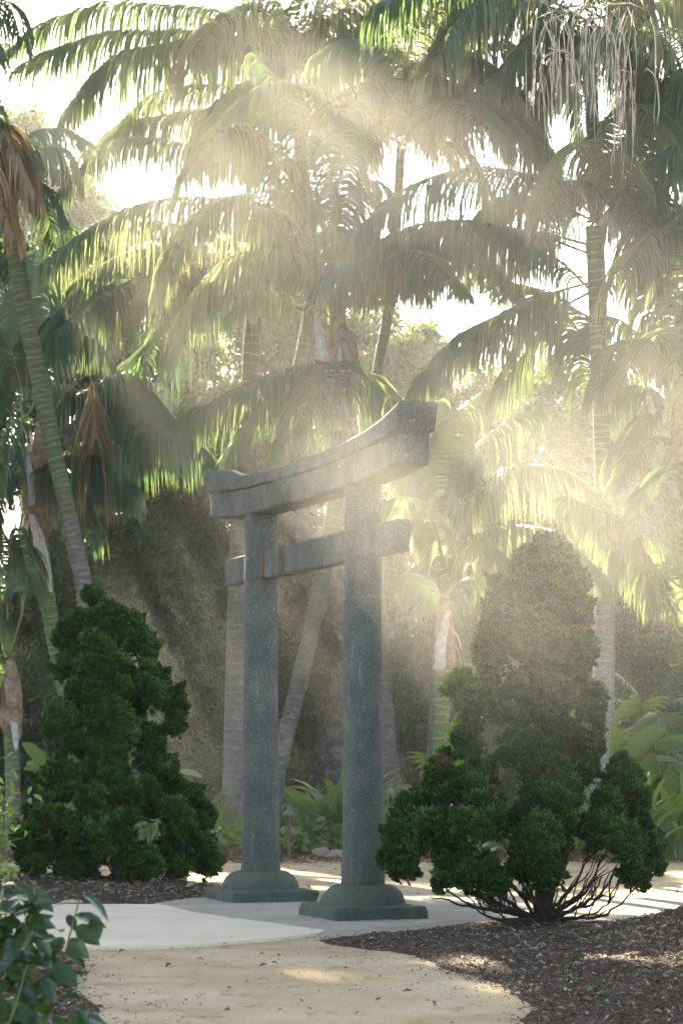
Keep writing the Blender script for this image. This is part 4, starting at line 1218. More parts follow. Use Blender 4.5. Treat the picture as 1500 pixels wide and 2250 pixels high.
# pale hanging flower strands under the tallest palm (parts of it)
def strands(parent, Y, tops, seed):
    r = np.random.RandomState(seed); org = np.array(parent.location)
    for (px, py, n, L, sp) in tops:
        base = P(px, py, Y) - org
        b = base + r.randn(n, 3) * np.array([sp, sp, 0.1])
        d0 = nrm(r.randn(n, 3) * 0.5 + np.array([0, 0, -0.5])); segs = 8
        Ln = L * (0.5 + 0.6 * r.rand(n)); D = []; Wv = []
        for j in range(segs):
            q = min(1, j / 2.5); d = nrm(d0 * (1 - q) + np.array([0, 0, -1.0]) * q + 0.07 * r.randn(n, 3))
            D.append(d * (Ln / segs)[:, None]); Wv.append(nrm(np.cross(d, r.randn(n, 3))))
        Wv.append(Wv[-1])
        V, Q, tt = strips(b, np.stack(D, 1), np.stack(Wv, 1) * 0.009, [1, 1, 1, 1, 1, 0.9, 0.8, 0.6, 0.3])
        link('flower_strand', mesh('flower_strand', V, Q, [M['strand']], {'tipf': tt, 'rnd': np.repeat(r.rand(n), 2 * (segs + 1))}), parent)


strands(top_palm, 33.2, [(1235, 20, 22, 2.0, 0.16), (1210, 110, 14, 1.5, 0.09), (1350, 30, 24, 2.1, 0.18), (1362, 150, 16, 1.4, 0.10)], 5)

# ------------------------------------------------------------------ background trees and shrubs
def leaf_mass(seed, n, leaf, mat, ncl=46, hollow=0.35, asp=0.32):
    r = np.random.RandomState(seed)
    c = nrm(r.randn(ncl, 3)) * (hollow + (1 - hollow) * r.rand(ncl, 1) ** 0.5) * 0.85
    k = r.randint(ncl, size=n)
    p = c[k] + r.randn(n, 3) * 0.13 * (0.6 + 0.8 * r.rand(ncl))[k][:, None]
    a = nrm(r.randn(n, 3)); b = nrm(np.cross(a, r.randn(n, 3)))
    L = leaf * np.exp(0.25 * r.randn(n))[:, None]; w = L * asp; nn = np.cross(a, b)
    V = np.stack([p, p + a * L * 0.5 - b * w + nn * w * 0.3, p + a * L, p + a * L * 0.5 + b * w + nn * w * 0.3], 1).reshape(-1, 3)
    q = np.arange(n)[:, None] * 4
    Fc = np.concatenate([q + np.array([0, 1, 2]), q + np.array([0, 2, 3])])
    return mesh('foliage', V, Fc, [M[mat]], {'rnd': np.repeat(np.clip(r.rand(n) * 0.6 + 0.4 * r.rand(ncl)[k], 0, 1), 4)}, smooth=False)


MASS = [leaf_mass(200 + i, 9000, 0.08, 'tree') for i in range(3)]
MASSD = [leaf_mass(220 + i, 6500, 0.135, 'tree_dark', 22, 0.1, 0.19) for i in range(3)]
r_ = np.random.RandomState(77)


def crown_parts(t, org, blobs, dark, sq=0.85):
    for (x, y, z, R) in blobs:
        me = (MASSD if dark else MASS)[r_.randint(3)]
        link('foliage', me, t, (x - org[0], y - org[1], z - org[2]), (r_.rand() * 6, r_.rand() * 6, r_.rand() * 6), (R, R, R * sq))


def tree(label, Y, base_px, limbs, blobs, r0=0.3, dark=False, group='broadleaf trees behind the palms', name='broadleaf_tree'):
    """limbs: list of (points(px,py), start radius, end radius); blobs: (px,py,dY,R)"""
    org = np.array([(base_px - 750) / F * Y, Y, 0.0])
    t = thing(name, label, 'tree', tuple(org), group)
    for i, (pp, a, b) in enumerate(limbs):
        pts = [P(x, y, Y) - org for x, y in pp]
        if i == 0:
            pts[0][2] = -0.1
        n = 26
        q = spline(pts, n); q[1:-1] += r_.randn(n - 2, 3) * 0.03
        rad = np.linspace(a, b, n)
        if i == 0:
            rad[:5] *= np.array([1.7, 1.4, 1.2, 1.1, 1.03])
        V, f = tube(q, rad, 12, True, 0.22, i + 5)
        link('trunk' if i == 0 else 'limb', mesh('trunk', V, f, [M['bark']]), t)
    crown_parts(t, org, [(*P(px, py, Y + dy)[:1], Y + dy, P(px, py, Y + dy)[2], R) for (px, py, dy, R) in blobs], dark)
    return t


# the tree with the lichen-spotted trunk behind the gate
tree('big old tree with lichen spotted trunk and forked limbs seen through the gate', 45.0, 720,
     [([(725, 1790), (735, 1650), (765, 1500), (785, 1410)], 0.42, 0.27), ([(785, 1420), (745, 1340), (690, 1210), (615, 1130), (540, 1080), (420, 1030), (330, 990)], 0.26, 0.10), ([(785, 1420), (850, 1370), (895, 1290), (960, 1235), (1040, 1190)], 0.24, 0.12), ([(615, 1130), (560, 1000), (540, 900)], 0.12, 0.05)],
     [(600, 1000, 2, 1.1), (500, 960, 3, 1.2), (720, 1040, 4, 1.2), (900, 1130, 4, 1.1), (420, 1000, 2, 1.0), (1010, 1130, 3, 1.2), (800, 1180, 6, 1.2), (680, 1150, 6, 1.0)])
tree('broadleaf tree with golden backlit leaves left of the gate lintel', 50.0, 330,
     [([(330, 1760), (325, 1400), (300, 1100), (290, 900)], 0.26, 0.16), ([(300, 1100), (250, 900), (245, 750)], 0.14, 0.08), ([(300, 1050), (400, 960), (430, 880)], 0.13, 0.06)],
     [(330, 900, 0, 1.3), (420, 960, 1, 1.2), (250, 830, 1, 1.2), (360, 1100, 0, 1.3), (440, 1120, 1, 1.1), (300, 700, 2, 1.1), (390, 770, 2, 1.0), (240, 1000, 0, 1.2), (430, 830, 3, 0.9)])
tree('dark leaning tree behind the palms at the left edge', 47.0, 60,
     [([(60, 1780), (80, 1400), (95, 1100), (125, 900), (150, 780)], 0.32, 0.2), ([(125, 900), (60, 760), (20, 640)], 0.16, 0.08), ([(110, 1000), (200, 900), (245, 770)], 0.14, 0.07)],
     [(50, 740, 0, 0.7), (175, 730, 1, 0.65), (-70, 620, 0, 0.8), (20, 1030, 0, 0.7), (150, 1120, 2, 0.8), (0, 560, 1, 0.6), (100, 590, 1, 0.6), (215, 640, 2, 0.6), (-120, 880, 0, 0.9), (90, 900, 1, 0.5), (-30, 810, 1, 0.4), (235, 980, 1, 0.6), (-90, 1080, 0, 0.8), (110, 1010, 1, 0.45)], dark=True)
tree('distant broadleaf tree in the bright haze above the middle of the gate', 60.0, 620,
     [([(620, 1740), (615, 1300), (640, 900)], 0.3, 0.15), ([(630, 1000), (560, 850), (540, 760)], 0.12, 0.06)],
     [(600, 760, 0, 1.6), (700, 740, 1, 1.7), (640, 640, 2, 1.3), (560, 680, 1, 1.2), (730, 860, 0, 1.6), (640, 900, 0, 1.7), (560, 960, 0, 1.5), (780, 960, 0, 1.6), (440, 640, 3, 1.2)])
tree('distant broadleaf tree in bright haze right of the leaning centre palm', 63.0, 890,
     [([(890, 1735), (880, 1200), (880, 900)], 0.3, 0.15)],
     [(860, 800, 0, 1.5), (900, 880, 0, 1.6), (980, 960, 0, 1.7), (840, 950, 1, 1.6), (1060, 1040, 0, 1.7), (930, 780, 2, 1.0)])
tree('dull green broadleaf tree in the haze behind the right palms', 58.0, 1250,
     [([(1250, 1750), (1240, 1400), (1260, 1200)], 0.28, 0.15)],
     [(1150, 1200, 0, 1.6), (1280, 1240, 0, 1.7), (1400, 1240, 0, 1.7), (1500, 1300, 0, 1.6), (1220, 1120, 2, 1.3), (1080, 1250, 1, 1.5), (1380, 1380, 2, 1.4), (1180, 1350, 1, 1.4), (1480, 1150, 3, 1.3), (1560, 1200, 3, 1.8), (1180, 1000, 2, 1.5), (1290, 980, 3, 1.5), (1400, 1060, 2, 1.6), (1240, 880, 4, 1.2), (1360, 900, 4, 1.1), (1500, 980, 3, 1.5), (1100, 880, 4, 1.2)])
tree('far faint tree dome on the skyline at the upper left', 88.0, 60,
     [([(60, 1700), (60, 900), (60, 450)], 0.4, 0.2)],
     [(50, 420, 0, 2.4), (120, 480, 1, 2.2), (-30, 500, 0, 2.6), (60, 560, 0, 2.8), (180, 560, 2, 2.2), (100, 700, 0, 3.0), (-60, 700, 0, 3.0), (60, 320, 0, 1.5)])
# unseen trees at left; the tall one is added to shade and shape sunbeams
rk = np.random.RandomState(31)
shade = [(-560 - 190 * (i % 3) + 60 * (i // 3 % 2), 1100 - 170 * (i // 3), (i * 7 % 5) - 2, 2.1 + 0.25 * (i % 3)) for i in range(45)]
for py in range(-120, 1100, 88):
    for px in range(-440, -60 if py > 290 else -140, 88):
        if px > -200 and py < 120:
            continue
        if rk.rand() < (0.97 if py > 250 else 0.85):
            shade.append((px + 30 * rk.randn(), py + 30 * rk.randn(), 1.5 * rk.randn(), 0.75 + 0.3 * rk.rand()))
for py in range(-245, -1250, -125):  # added overhead foliage, above the view, blocking part of the sun
    for px in range(-460, 900, 125):
        if rk.rand() < 0.60:
            shade.append((px + 40 * rk.randn(), py - 30 * rk.rand(), 2 * rk.randn(), 0.95 + 0.35 * rk.rand()))
for py in range(-215, 250, 52):  # small added sprigs that split the sunbeam into streaks
    for px in range(-200, 260, 52):
        if (px < -42 or py < -42) and rk.rand() < 0.42:
            shade.append((px + 14 * rk.randn(), min(py + 14 * rk.randn(), 1e9 if px < -42 else -40), 1.5 * rk.randn(), 0.20 + 0.16 * rk.rand()))
tree('tall dark unseen tree added outside the left edge to shade the garden and shape sunbeams', 45.0, -700,
     [([(-700, 1800), (-690, 1200), (-680, 700), (-640, 100), (-600, -600), (-590, -1100)], 0.6, 0.15), ([(-670, 500), (-500, 0), (-200, -350), (200, -500), (700, -560)], 0.3, 0.08), ([(-690, 900), (-480, 600), (-280, 300)], 0.2, 0.06), ([(-620, -300), (-300, -700), (200, -900)], 0.2, 0.06)],
     shade, dark=True)
tree('second tall dark tree beyond the left edge', 56.0, -520,
     [([(-520, 1760), (-520, 1200), (-500, 700)], 0.5, 0.25)],
     [(-430, 560, 0, 2.2), (-510, 760, 0, 2.6), (-380, 900, 0, 2.2), (-610, 500, 0, 2.6), (-430, 1150, 0, 2.8), (-690, 900, 0, 3.0), (-330, 700, 0, 1.5), (-310, 1100, 0, 2.0)], dark=True)


def shrub(label, px, py, Y, R, n, dark=True, spread=1.0, group='shrubs massed at the back of the garden'):
    c = P(px, py, Y); org = np.array([c[0], Y, 0.0])
    t = thing('shrub', label, 'shrub', tuple(org), group)
    for i in range(3):
        e = np.array([(i - 1) * R * 0.4, 0.1 * i, c[2]])
        V, f = tube(spline([np.array([0.05 * i, 0, -0.1]), e * np.array([0.4, 1, 0.6]), e], 10), np.linspace(0.06, 0.02, 10), 6)
        link('stem', mesh('stem', V, f, [M['bark']]), t)
    bl = []
    for i in range(n):
        a = r_.rand() * 6.28; q = r_.rand() ** 0.5
        bl.append((c[0] + math.cos(a) * q * R * spread, Y + 0.6 * r_.randn(), max(0.45, c[2] + math.sin(a) * q * R * 1.0), R * (0.5 + 0.2 * r_.rand())))
    crown_parts(t, org, bl, dark)
    return t


for i, (lab, px, py, Y, R, n, dk) in enumerate([
        ('dark shrub at the left edge behind the young palms', 20, 1450, 46, 1.7, 9, True),
        ('dark shrub crossed by thin sun rays above the left cypress', 230, 1350, 47, 1.7, 9, True),
        ('dark shrub directly behind the tip of the left cypress', 130, 1600, 44, 1.6, 7, True),
        ('grey green shrub lit by rays right of the left cypress', 410, 1450, 46, 1.6, 9, True),
        ('dark shrub with a few bright leaves left of the grey palm trunk', 420, 1650, 43, 1.3, 7, True),
        ('yellow green lit shrub under the left end of the lintel', 420, 1240, 50, 1.5, 8, False),
        ('shaded shrub seen between the gate pillars', 650, 1480, 52, 1.7, 9, True),
        ('hazy shrub low between the gate pillars', 640, 1640, 48, 1.3, 6, True),
        ('dark shrub right of the near gate pillar', 900, 1450, 50, 1.6, 9, True),
        ('dark shrub low behind the thin mauve stem', 910, 1620, 46, 1.3, 7, True),
        ('speckled green shrub above right of the near gate pillar', 900, 1240, 54, 1.5, 8, False),
        ('hazy shrub behind the middle of the right cypress', 1110, 1480, 52, 1.8, 9, True),
        ('hazy grey green shrub right of the brown palm trunk', 1400, 1480, 54, 1.8, 8, True),
        ('hazy shrub at the right edge below the bright sky gaps', 1510, 1560, 50, 1.6, 7, True),
        ('low shaded shrub behind the fan palms on the right', 1300, 1640, 48, 1.5, 7, True)]):
    shrub(lab, px, py, Y, R, n, dk)
# hedge of forest further out, outside the frame too, one mass
F_ = Acc()
A_ = thing('far_wood', 'far off dark wood closing the garden behind the trees', 'wood', (0, 72, 0))
for i in range(26):
    x = -34 + 68 * (i / 25.0) + r_.randn(); y = 6 * r_.rand(); z = 1.2 + 3.0 * r_.rand()
    link('foliage', MASSD[r_.randint(3)], A_, (x, y, z), (r_.rand() * 6, r_.rand() * 6, r_.rand() * 6), (2.6, 2.6, 2.4))
    link('foliage', MASSD[r_.randint(3)], A_, (x + 1, y, 1.0), (r_.rand() * 6, r_.rand() * 6, r_.rand() * 6), (2.2, 2.2, 1.8))

# ------------------------------------------------------------------ understorey plants
def strap_leaf_mesh(seed, L, W, arch, mat, fold=0.35, ns=9):
    r = np.random.RandomState(seed); t = np.linspace(0, 1, ns)
    th = math.pi / 2 * 0.95 - arch * t ** 1.3
    d = np.stack([np.cos(th), 0 * t, np.sin(th)], 1) * (L / (ns - 1))
    c = np.concatenate([[[0, 0, 0]], np.cumsum(d[:-1], 0)])
    w = W * np.sin(np.pi * np.clip(t * 0.93 + 0.05, 0, 1)) ** 0.6; w[-1] = 0.002
    nrmv = np.stack([-np.sin(th), 0 * t, np.cos(th)], 1)
    a = c + np.array([0, 1, 0]) * w[:, None] + nrmv * (w * fold)[:, None]; b = c - np.array([0, 1, 0]) * w[:, None] + nrmv * (w * fold)[:, None]
    V = np.stack([a, c, b], 1).reshape(-1, 3)
    i = np.arange(ns - 1)[:, None] * 3
    Q = np.concatenate([np.stack([i + 0, i + 1, i + 4, i + 3], -1).reshape(-1, 4), np.stack([i + 1, i + 2, i + 5, i + 4], -1).reshape(-1, 4)])
    return mesh('leaf', V, Q, [M[mat]], {'tipf': np.repeat(t, 3), 'rnd': np.full(len(V), r.rand())})


STRAPS = [strap_leaf_mesh(i, 0.75, 0.022 + 0.006 * (i % 3), 1.0 + 0.35 * (i % 4), 'strap') for i in range(6)]
BROAD = [strap_leaf_mesh(i + 40, 0.42, 0.055, 1.1 + 0.3 * i, 'strap', 0.25) for i in range(4)]
PADDLE = [strap_leaf_mesh(i + 60, 0.8, 0.16, 0.5 + 0.4 * i, 'paddle', 0.18, 14) for i in range(4)]


def fan_leaf_mesh(seed, R=0.42, n=17):
    r = np.random.RandomState(seed); A = Acc()
    an = np.linspace(-2.1, 2.1, n)
    for a in an:
        L = R * (0.85 + 0.2 * r.rand()) * (1 - 0.1 * abs(a)); s = 5
        d0 = np.array([math.cos(a), math.sin(a), 0.05])
        p = np.zeros(3); cs = [p]; 
        for j in range(s):
            d = d0 + np.array([0, 0, -0.25 * (j / s) ** 2 * 3 - 0.05]); p = p + d / np.linalg.norm(d) * L / s; cs.append(p)
        cs = np.array(cs); sd_ = np.array([-math.sin(a), math.cos(a), 0]) * R * 0.062
        w = np.array([0.15, 0.75, 1.0, 0.8, 0.5, 0.03])[:, None]
        e1 = cs + sd_ * w + np.array([0, 0, 0.012]) * w; e2 = cs - sd_ * w + np.array([0, 0, 0.012]) * w
        V = np.stack([e1, cs, e2], 1).reshape(-1, 3); i = np.arange(s)[:, None] * 3
        Q = np.concatenate([np.stack([i, i + 1, i + 4, i + 3], -1).reshape(-1, 4), np.stack([i + 1, i + 2, i + 5, i + 4], -1).reshape(-1, 4)])
        A.add(V, Q, rnd=r.rand(), tipf=np.repeat(np.linspace(0, 1, s + 1), 3))
    return A.mesh('fan_leaf', [M['fan']])


FANS = [fan_leaf_mesh(i) for i in range(3)]
pet_mesh = (lambda V, f: mesh('stalk', V, f, [M['stem']]))(*tube(np.array([[0, 0, 0], [0, 0, 0.5], [0, 0, 1.0]]), [0.012, 0.010, 0.008], 6))


def tuft(name, label, cat, px, py, Y, n, meshes, s=1.0, group=None, tilt=0.35, spread=0.08, base_h=0.0):
    r = np.random.RandomState(int(px + py * 3))
    c = P(px, py, Y)
    if base_h == 0.0:
        c[2] = max(0.0, float(far_h(np.array([c[0]]), np.array([Y]))[0])) if Y > 33 else 0.0
    t = thing(name, label, cat, (c[0], Y, c[2]), group)
    for i in range(n):
        a = i * 2.4 + r.rand() * 0.6
        m_ = Matrix.Rotation(a, 4, 'Z') @ Matrix.Rotation(tilt * r.rand() - 0.1, 4, 'Y') @ Matrix.Rotation(0.3 * r.randn(), 4, 'X')
        link('leaf', meshes[r.randint(len(meshes))], t, (spread * r.randn(), spread * r.randn(), 0), m_.to_euler(), s * (0.65 + 0.6 * r.rand()))
    return t


def fan_plant(label, px, py, Y, n, H, s=1.0, group='fan palms low in the bed'):
    H = EYE + (HY - py) / F * Y + 0.3; s *= 1.25
    r = np.random.RandomState(int(px * 3 + py)); c = P(px, py, Y)
    t = thing('fan_palm', label, 'fan palm', (c[0], Y, 0.0), group)
    for i in range(n):
        a = i * 2.4 + r.rand(); h = H * (0.45 + 0.55 * r.rand()); rd = (0.15 + 0.4 * r.rand()) * s
        e = Vector((math.cos(a) * rd, math.sin(a) * rd, h))
        st = link('stalk', pet_mesh, t, (0, 0, 0), e.to_track_quat('Z', 'Y').to_euler(), (1, 1, e.length))
        m_ = Matrix.Rotation(a, 4, 'Z') @ Matrix.Rotation(0.1 + 0.9 * r.rand(), 4, 'Y')
        link('fan_leaf', FANS[r.randint(3)], t, e, m_.to_euler(), s * (0.8 + 0.4 * r.rand()))
    return t


for lab, px, Y, n, s in [
        ('strappy green plant just right of the far gate pillar', 650, 37.5, 26, 0.95), ('tall strappy plant left of the near gate pillar', 735, 37.0, 34, 1.35),
        ('arching strappy plant behind the path light', 690, 38.5, 30, 1.15), ('strappy plant beside the grey palm trunk base', 470, 38.0, 24, 0.9),
        ('strappy plant between left cypress and grey palm trunk', 430, 39.0, 26, 1.1), ('strappy plant right of the near gate pillar base', 880, 37.8, 22, 0.9),
        ('arching pale tipped strappy plant right of the brown palm trunk', 1400, 33.8, 40, 1.3), ('strappy plant at the right edge above the ground cover', 1480, 34.5, 34, 1.3),
        ('large strappy plant behind the right cypress shoulder', 1440, 36.5, 36, 1.5), ('strappy plant at the foot of the brown palm trunk', 1345, 35.5, 26, 1.1)]:
    tuft('strappy_plant', lab, 'plant', px, 1880, Y, int(n * 1.3), STRAPS, s * 1.25, 'strappy plants in the far bed', 0.4, 0.12)
for lab, px, Y, n in [
        ('broad leaved plant right of the far pillar beside the path light', 620, 36.6, 22), ('broad leaved plant between the path light and near pillar', 680, 36.4, 20),
        ('broad leaved plant under the strappy plants between the pillars', 720, 36.3, 18), ('broad leaved plant at the right edge of the far bed', 1475, 35.6, 24),
        ('broad leaved plant right of the left cypress skirt', 490, 36.4, 16), ('broad leaved plant behind the path light post', 645, 37.2, 22)]:
    tuft('broad_leaved_plant', lab, 'plant', px, 1880, Y, int(n * 1.4), BROAD, 1.3, 'broad leaved plants in the far bed', 0.6, 0.16)
for lab, px, py, Y, n, H, s in [
        ('fan palm with shining leaves right of the near gate pillar', 905, 1700, 35.5, 11, 1.25, 0.95), ('small fan palm behind the green ringed young palm', 985, 1690, 37.0, 9, 1.5, 0.9),
        ('fan palm in the haze right of the brown palm trunk', 1395, 1600, 38.0, 12, 1.75, 1.2), ('fan palm at the right edge, taller than its neighbour', 1490, 1560, 37.0, 13, 1.9, 1.25),
        ('fan palm in front of the hazy shrub at far right', 1450, 1650, 36.0, 10, 1.3, 1.1), ('hazy fan palm above the shoulder of the right cypress', 1275, 1520, 39.0, 9, 2.2, 1.1),
        ('low fan palm between the brown trunk and right cypress', 1330, 1700, 37.5, 9, 1.2, 1.0)]:
    fan_plant(lab, px, py, Y, n, H, s)


def paddle_plant(label, Y, base_px, leaves, group='bright paddle leaved plants'):
    org = np.array([(base_px - 750) / F * Y, Y, 0.0])
    t = thing('paddle_leaf_plant', label, 'plant', tuple(org), group)
    for i, (bx, by, tx, ty, w, roll, m) in enumerate(leaves):
        a = P(bx, by, Y) - org; b = P(tx, ty, Y - 0.15) - org
        L = np.linalg.norm(b - a)
        V, f = tube(spline([np.array([0, 0, 0]), a * np.array([0.5, 1, 0.6]), a], 8), np.linspace(0.02, 0.010, 8), 6)
        link('stalk', mesh('stalk', V, f, [M['stem']]), t)
        ns = 14; s = np.linspace(0, 1, ns)
        c = a + (b - a) * s[:, None] + np.array([0, 0, 1]) * (0.10 * L * np.sin(np.pi * s))[:, None]
        d = nrm(np.gradient(c, axis=0)); side = nrm(np.cross(d, np.array([math.sin(roll), -math.cos(roll), 0.35])))
        nn = np.cross(side, d)
        ww = (w / (F / Y)) / 2 * np.sin(np.pi * np.clip(s * 0.96 + 0.04, 0, 1)) ** 0.55; ww[-1] = 0.003
        ww = ww * (1 + 0.06 * np.sin(s * 19 + i))
        e1 = c + side * ww[:, None] + nn * (ww * 0.25)[:, None]; e2 = c - side * ww[:, None] + nn * (ww * 0.25)[:, None]
        V = np.stack([e1, c, e2], 1).reshape(-1, 3); q = np.arange(ns - 1)[:, None] * 3
        Q = np.concatenate([np.stack([q, q + 1, q + 4, q + 3], -1).reshape(-1, 4), np.stack([q + 1, q + 2, q + 5, q + 4], -1).reshape(-1, 4)])
        link('leaf', mesh('leaf', V, Q, [M[m]], {'tipf': np.repeat(s, 3), 'rnd': np.full(len(V), 0.5)}), t)
    return t


paddle_plant('plant with broad glowing yellow green paddle leaves right of the brown palm trunk', 35.5, 1370,
             [(1345, 1700, 1338, 1592, 62, 0.2, 'paddle'), (1370, 1672, 1462, 1602, 44, -0.2, 'paddle'), (1437, 1642, 1530, 1640, 34, 0.1, 'paddle'), (1420, 1730, 1428, 1655, 40, 0.3, 'paddle'),
              (1480, 1760, 1460, 1680, 34, 0, 'paddle'), (1500, 1830, 1480, 1745, 40, 0, 'paddle'), (1438, 1665, 1510, 1705, 22, 0, 'fan'), (1290, 1730, 1275, 1650, 44, 0.3, 'paddle')])
paddle_plant('plant with bright upright paddle leaves left of the left cypress', 35.5, 112,
             [(115, 1705, 48, 1632, 30, 0, 'paddle'), (110, 1720, 58, 1676, 30, 0.6, 'fan'), (105, 1722, 52, 1690, 26, 0.4, 'fan'), (108, 1720, 120, 1680, 12, 0, 'paddle'), (125, 1700, 153, 1642, 22, 0, 'fan'), (100, 1740, 96, 1700, 40, 0, 'fan')])
paddle_plant('low paddle leaved plant behind the right gate pillar', 36.5, 890,
             [(880, 1790, 920, 1745, 26, 0, 'paddle'), (870, 1790, 905, 1760, 22, 0, 'paddle'), (1240, 1720, 1235, 1700, 20, 0, 'paddle')])
paddle_plant('paddle leaved plant right beside the left cypress', 35.5, 410,
             [(385, 1700, 445, 1708, 16, 0.5, 'fan'), (425, 1800, 430, 1742, 22, 0, 'paddle'), (435, 1800, 452, 1752, 18, 0, 'paddle')])

# ground cover along the far path edge
def cover(name, xs, ys, n, size, label, seed, h=0.16):
    r = np.random.RandomState(seed)
    X = xs[0] + (xs[1] - xs[0]) * r.rand(n); Y = ys[0] + (ys[1] - ys[0]) * r.rand(n)
    k = fbm(X * 2.5, Y * 2, seed, 3) > -0.2; X, Y = X[k], Y[k]; n = len(X)
    z = far_h(X, Y) + h * (0.15 + r.rand(n) * (0.7 + fbm(X * 3, Y * 3, seed + 1, 2)))
    pts = np.stack([X, Y, z], 1)
    a = nrm(np.stack([r.randn(n), r.randn(n) - 0.4, 0.5 * r.randn(n)], 1)); b = nrm(np.cross(a, nrm(np.array([0, -0.3, 1.0]) + 0.5 * r.randn(n, 3)))); nn = np.cross(a, b)
    L = size * np.exp(0.3 * r.randn(n))[:, None]
    V = np.stack([pts, pts + a * L * 0.35 - b * L * 0.36 + nn * L * 0.1, pts + a * L * 0.75 - b * L * 0.25, pts + a * L, pts + a * L * 0.75 + b * L * 0.25, pts + a * L * 0.35 + b * L * 0.36 + nn * L * 0.1], 1).reshape(-1, 3)
    q = np.arange(n)[:, None] * 6
    Fq = np.concatenate([q + np.array([0, 1, 2, 3]), q + np.array([0, 3, 4, 5])])
    o = link(name, mesh(name, V, Fq, [M['cover']], {'rnd': np.repeat(r.rand(n), 6)}, smooth=False))
    o['kind'] = 'stuff'; o['label'] = label; o['category'] = 'ground cover'


cover('ground_cover', (-3.4, -0.9), (35.3, 37.6), 900, 0.12, 'low bright round leaved ground cover left of the far gate pillar', 1, 0.3)
cover('ground_cover', (-1.0, 0.35), (35.4, 37.6), 700, 0.12, 'low round leaved ground cover between the gate pillars', 2, 0.3)
cover('ground_cover', (0.4, 7.0), (35.6, 40), 3000, 0.12, 'low leafy ground cover behind the right cypress', 3, 0.32)
cover('ground_cover', (-8.0, -3.0), (35.6, 40), 2000, 0.12, 'low leafy ground cover behind the left cypress', 4, 0.3)
cover('ground_cover', (-9.0, 9.0), (38, 46), 8000, 0.14, 'mixed low greenery deeper in the shaded bed', 5, 0.5)

# path light
lp = P(635, 1888, 34.9); lx = lp[0]
lamp = thing('path_light', 'short bronze path light with mushroom cap beside the sandy path', 'path light', (lx, 34.9, 0))
V, f = lathe([(0.022, -0.05), (0.022, 0.0), (0.020, 0.02), (0.020, 0.56), (0.030, 0.565), (0.030, 0.60)], 14)
link('post', mesh('post', V, f, [M['lamp']]), lamp)
V, f = lathe([(0.095, 0.605), (0.098, 0.612), (0.060, 0.640), (0.040, 0.665), (0.036, 0.695), (0.020, 0.700)], 18)
link('lamp_cap', mesh('lamp_cap', V, f, [M['lamp']]), lamp)


def rock(label, px, Y, sx, sy, sz, seed):
    r = np.random.RandomState(seed)
    V, f = box_grid(1, 1, -1, 1, 7, 7, 7, 0.0)
    V = nrm(V) * (0.75 + 0.25 * np.max(np.abs(V), 1, keepdims=True))
    V = V * (1 + 0.35 * fbm(V[:, 0] * 1.6 + V[:, 2], V[:, 1] * 1.6 - V[:, 2], seed, 3))[:, None] * np.array([sx, sy, sz])
    o = link('rock', mesh('rock', V, f, [M['rock']], smooth=False), None, (((px - 750) / F) * Y, Y, sz * 0.35))
    o['label'] = label; o['category'] = 'rock'; o['group'] = 'rocks edging the far bed'


rock('rounded pinkish rock in the ground cover between the pillars', 703, 35.2, 0.13, 0.1, 0.12, 1)
rock('pale angular rock touching the near pillar in view', 742, 35.0, 0.15, 0.1, 0.09, 2)
rock('small low rock left of the pale angular rock', 722, 34.9, 0.07, 0.07, 0.05, 3)

# ------------------------------------------------------------------ near bushes, lower left
def oval_leaf(seed, fold, curl, mat='camellia', wid=0.30):
    r = np.random.RandomState(seed); ns = 11; t = np.linspace(0, 1, ns)
    w = wid * np.sin(np.pi * np.clip(t, 0, 1) ** 0.85) ** 0.75 * (1 - 0.35 * t ** 3); w[0] = 0.01; w[-1] = 0.004
    c = np.stack([t, 0 * t, -curl * t ** 2 + 0.02], 1)
    cols = []
    for q in (-1, -0.5, 0, 0.5, 1):
        z = fold * (abs(q) ** 1.2) * w - 0.25 * curl * (q * w) ** 2
        cols.append(c + np.stack([0 * t, q * w, z + 0.010 * np.sin(t * 22) * abs(q)], 1))
    V = np.stack(cols, 1).reshape(-1, 3); i = np.arange(ns - 1)[:, None] * 5; j = np.arange(4)[None, :]
    Q = np.stack([i + j, i + j + 1, i + j + 6, i + j + 5], -1).reshape(-1, 4)
    return mesh('leaf', V, Q, [M[mat]], {'rnd': np.full(len(V), r.rand()), 'tipf': np.repeat(t, 5)})


OV = [oval_leaf(i, 0.15 + 0.15 * (i % 3), 0.15 + 0.12 * (i % 2)) for i in range(6)]
CY = 7.6
cb = thing('camellia_bush', 'glossy oval leaved bush in the near lower left corner, slightly out of focus', 'bush', (P(-60, 2250, CY)[0], CY, 0.0))
corg = np.array(cb.location); rc_ = np.random.RandomState(4)
CT = [(0, 1.0, 0.0)]
for pts in ([(-60, 2250), (40, 2180), (130, 2120), (155, 2050), (175, 1975)], [(-60, 2300), (10, 2150), (60, 2020), (80, 1945)], [(-60, 2400), (60, 2330), (130, 2230), (200, 2200)], [(-80, 2350), (-30, 2150), (0, 2000), (10, 1930)],
            [(-60, 2300), (40, 2100), (70, 2010)], [(-60, 2400), (20, 2250), (60, 2120)]):
    q = [np.array([0.02 * rc_.randn(), 0.02 * rc_.randn(), 0.0])] + [P(x, y, CY + 0.08 * rc_.randn()) - corg for x, y in pts]
    V, f = tube(spline(q, 30), np.linspace(0.010, 0.0022, 30), 7)
    link('stem', mesh('stem', V, f, [M['stem']]), cb)
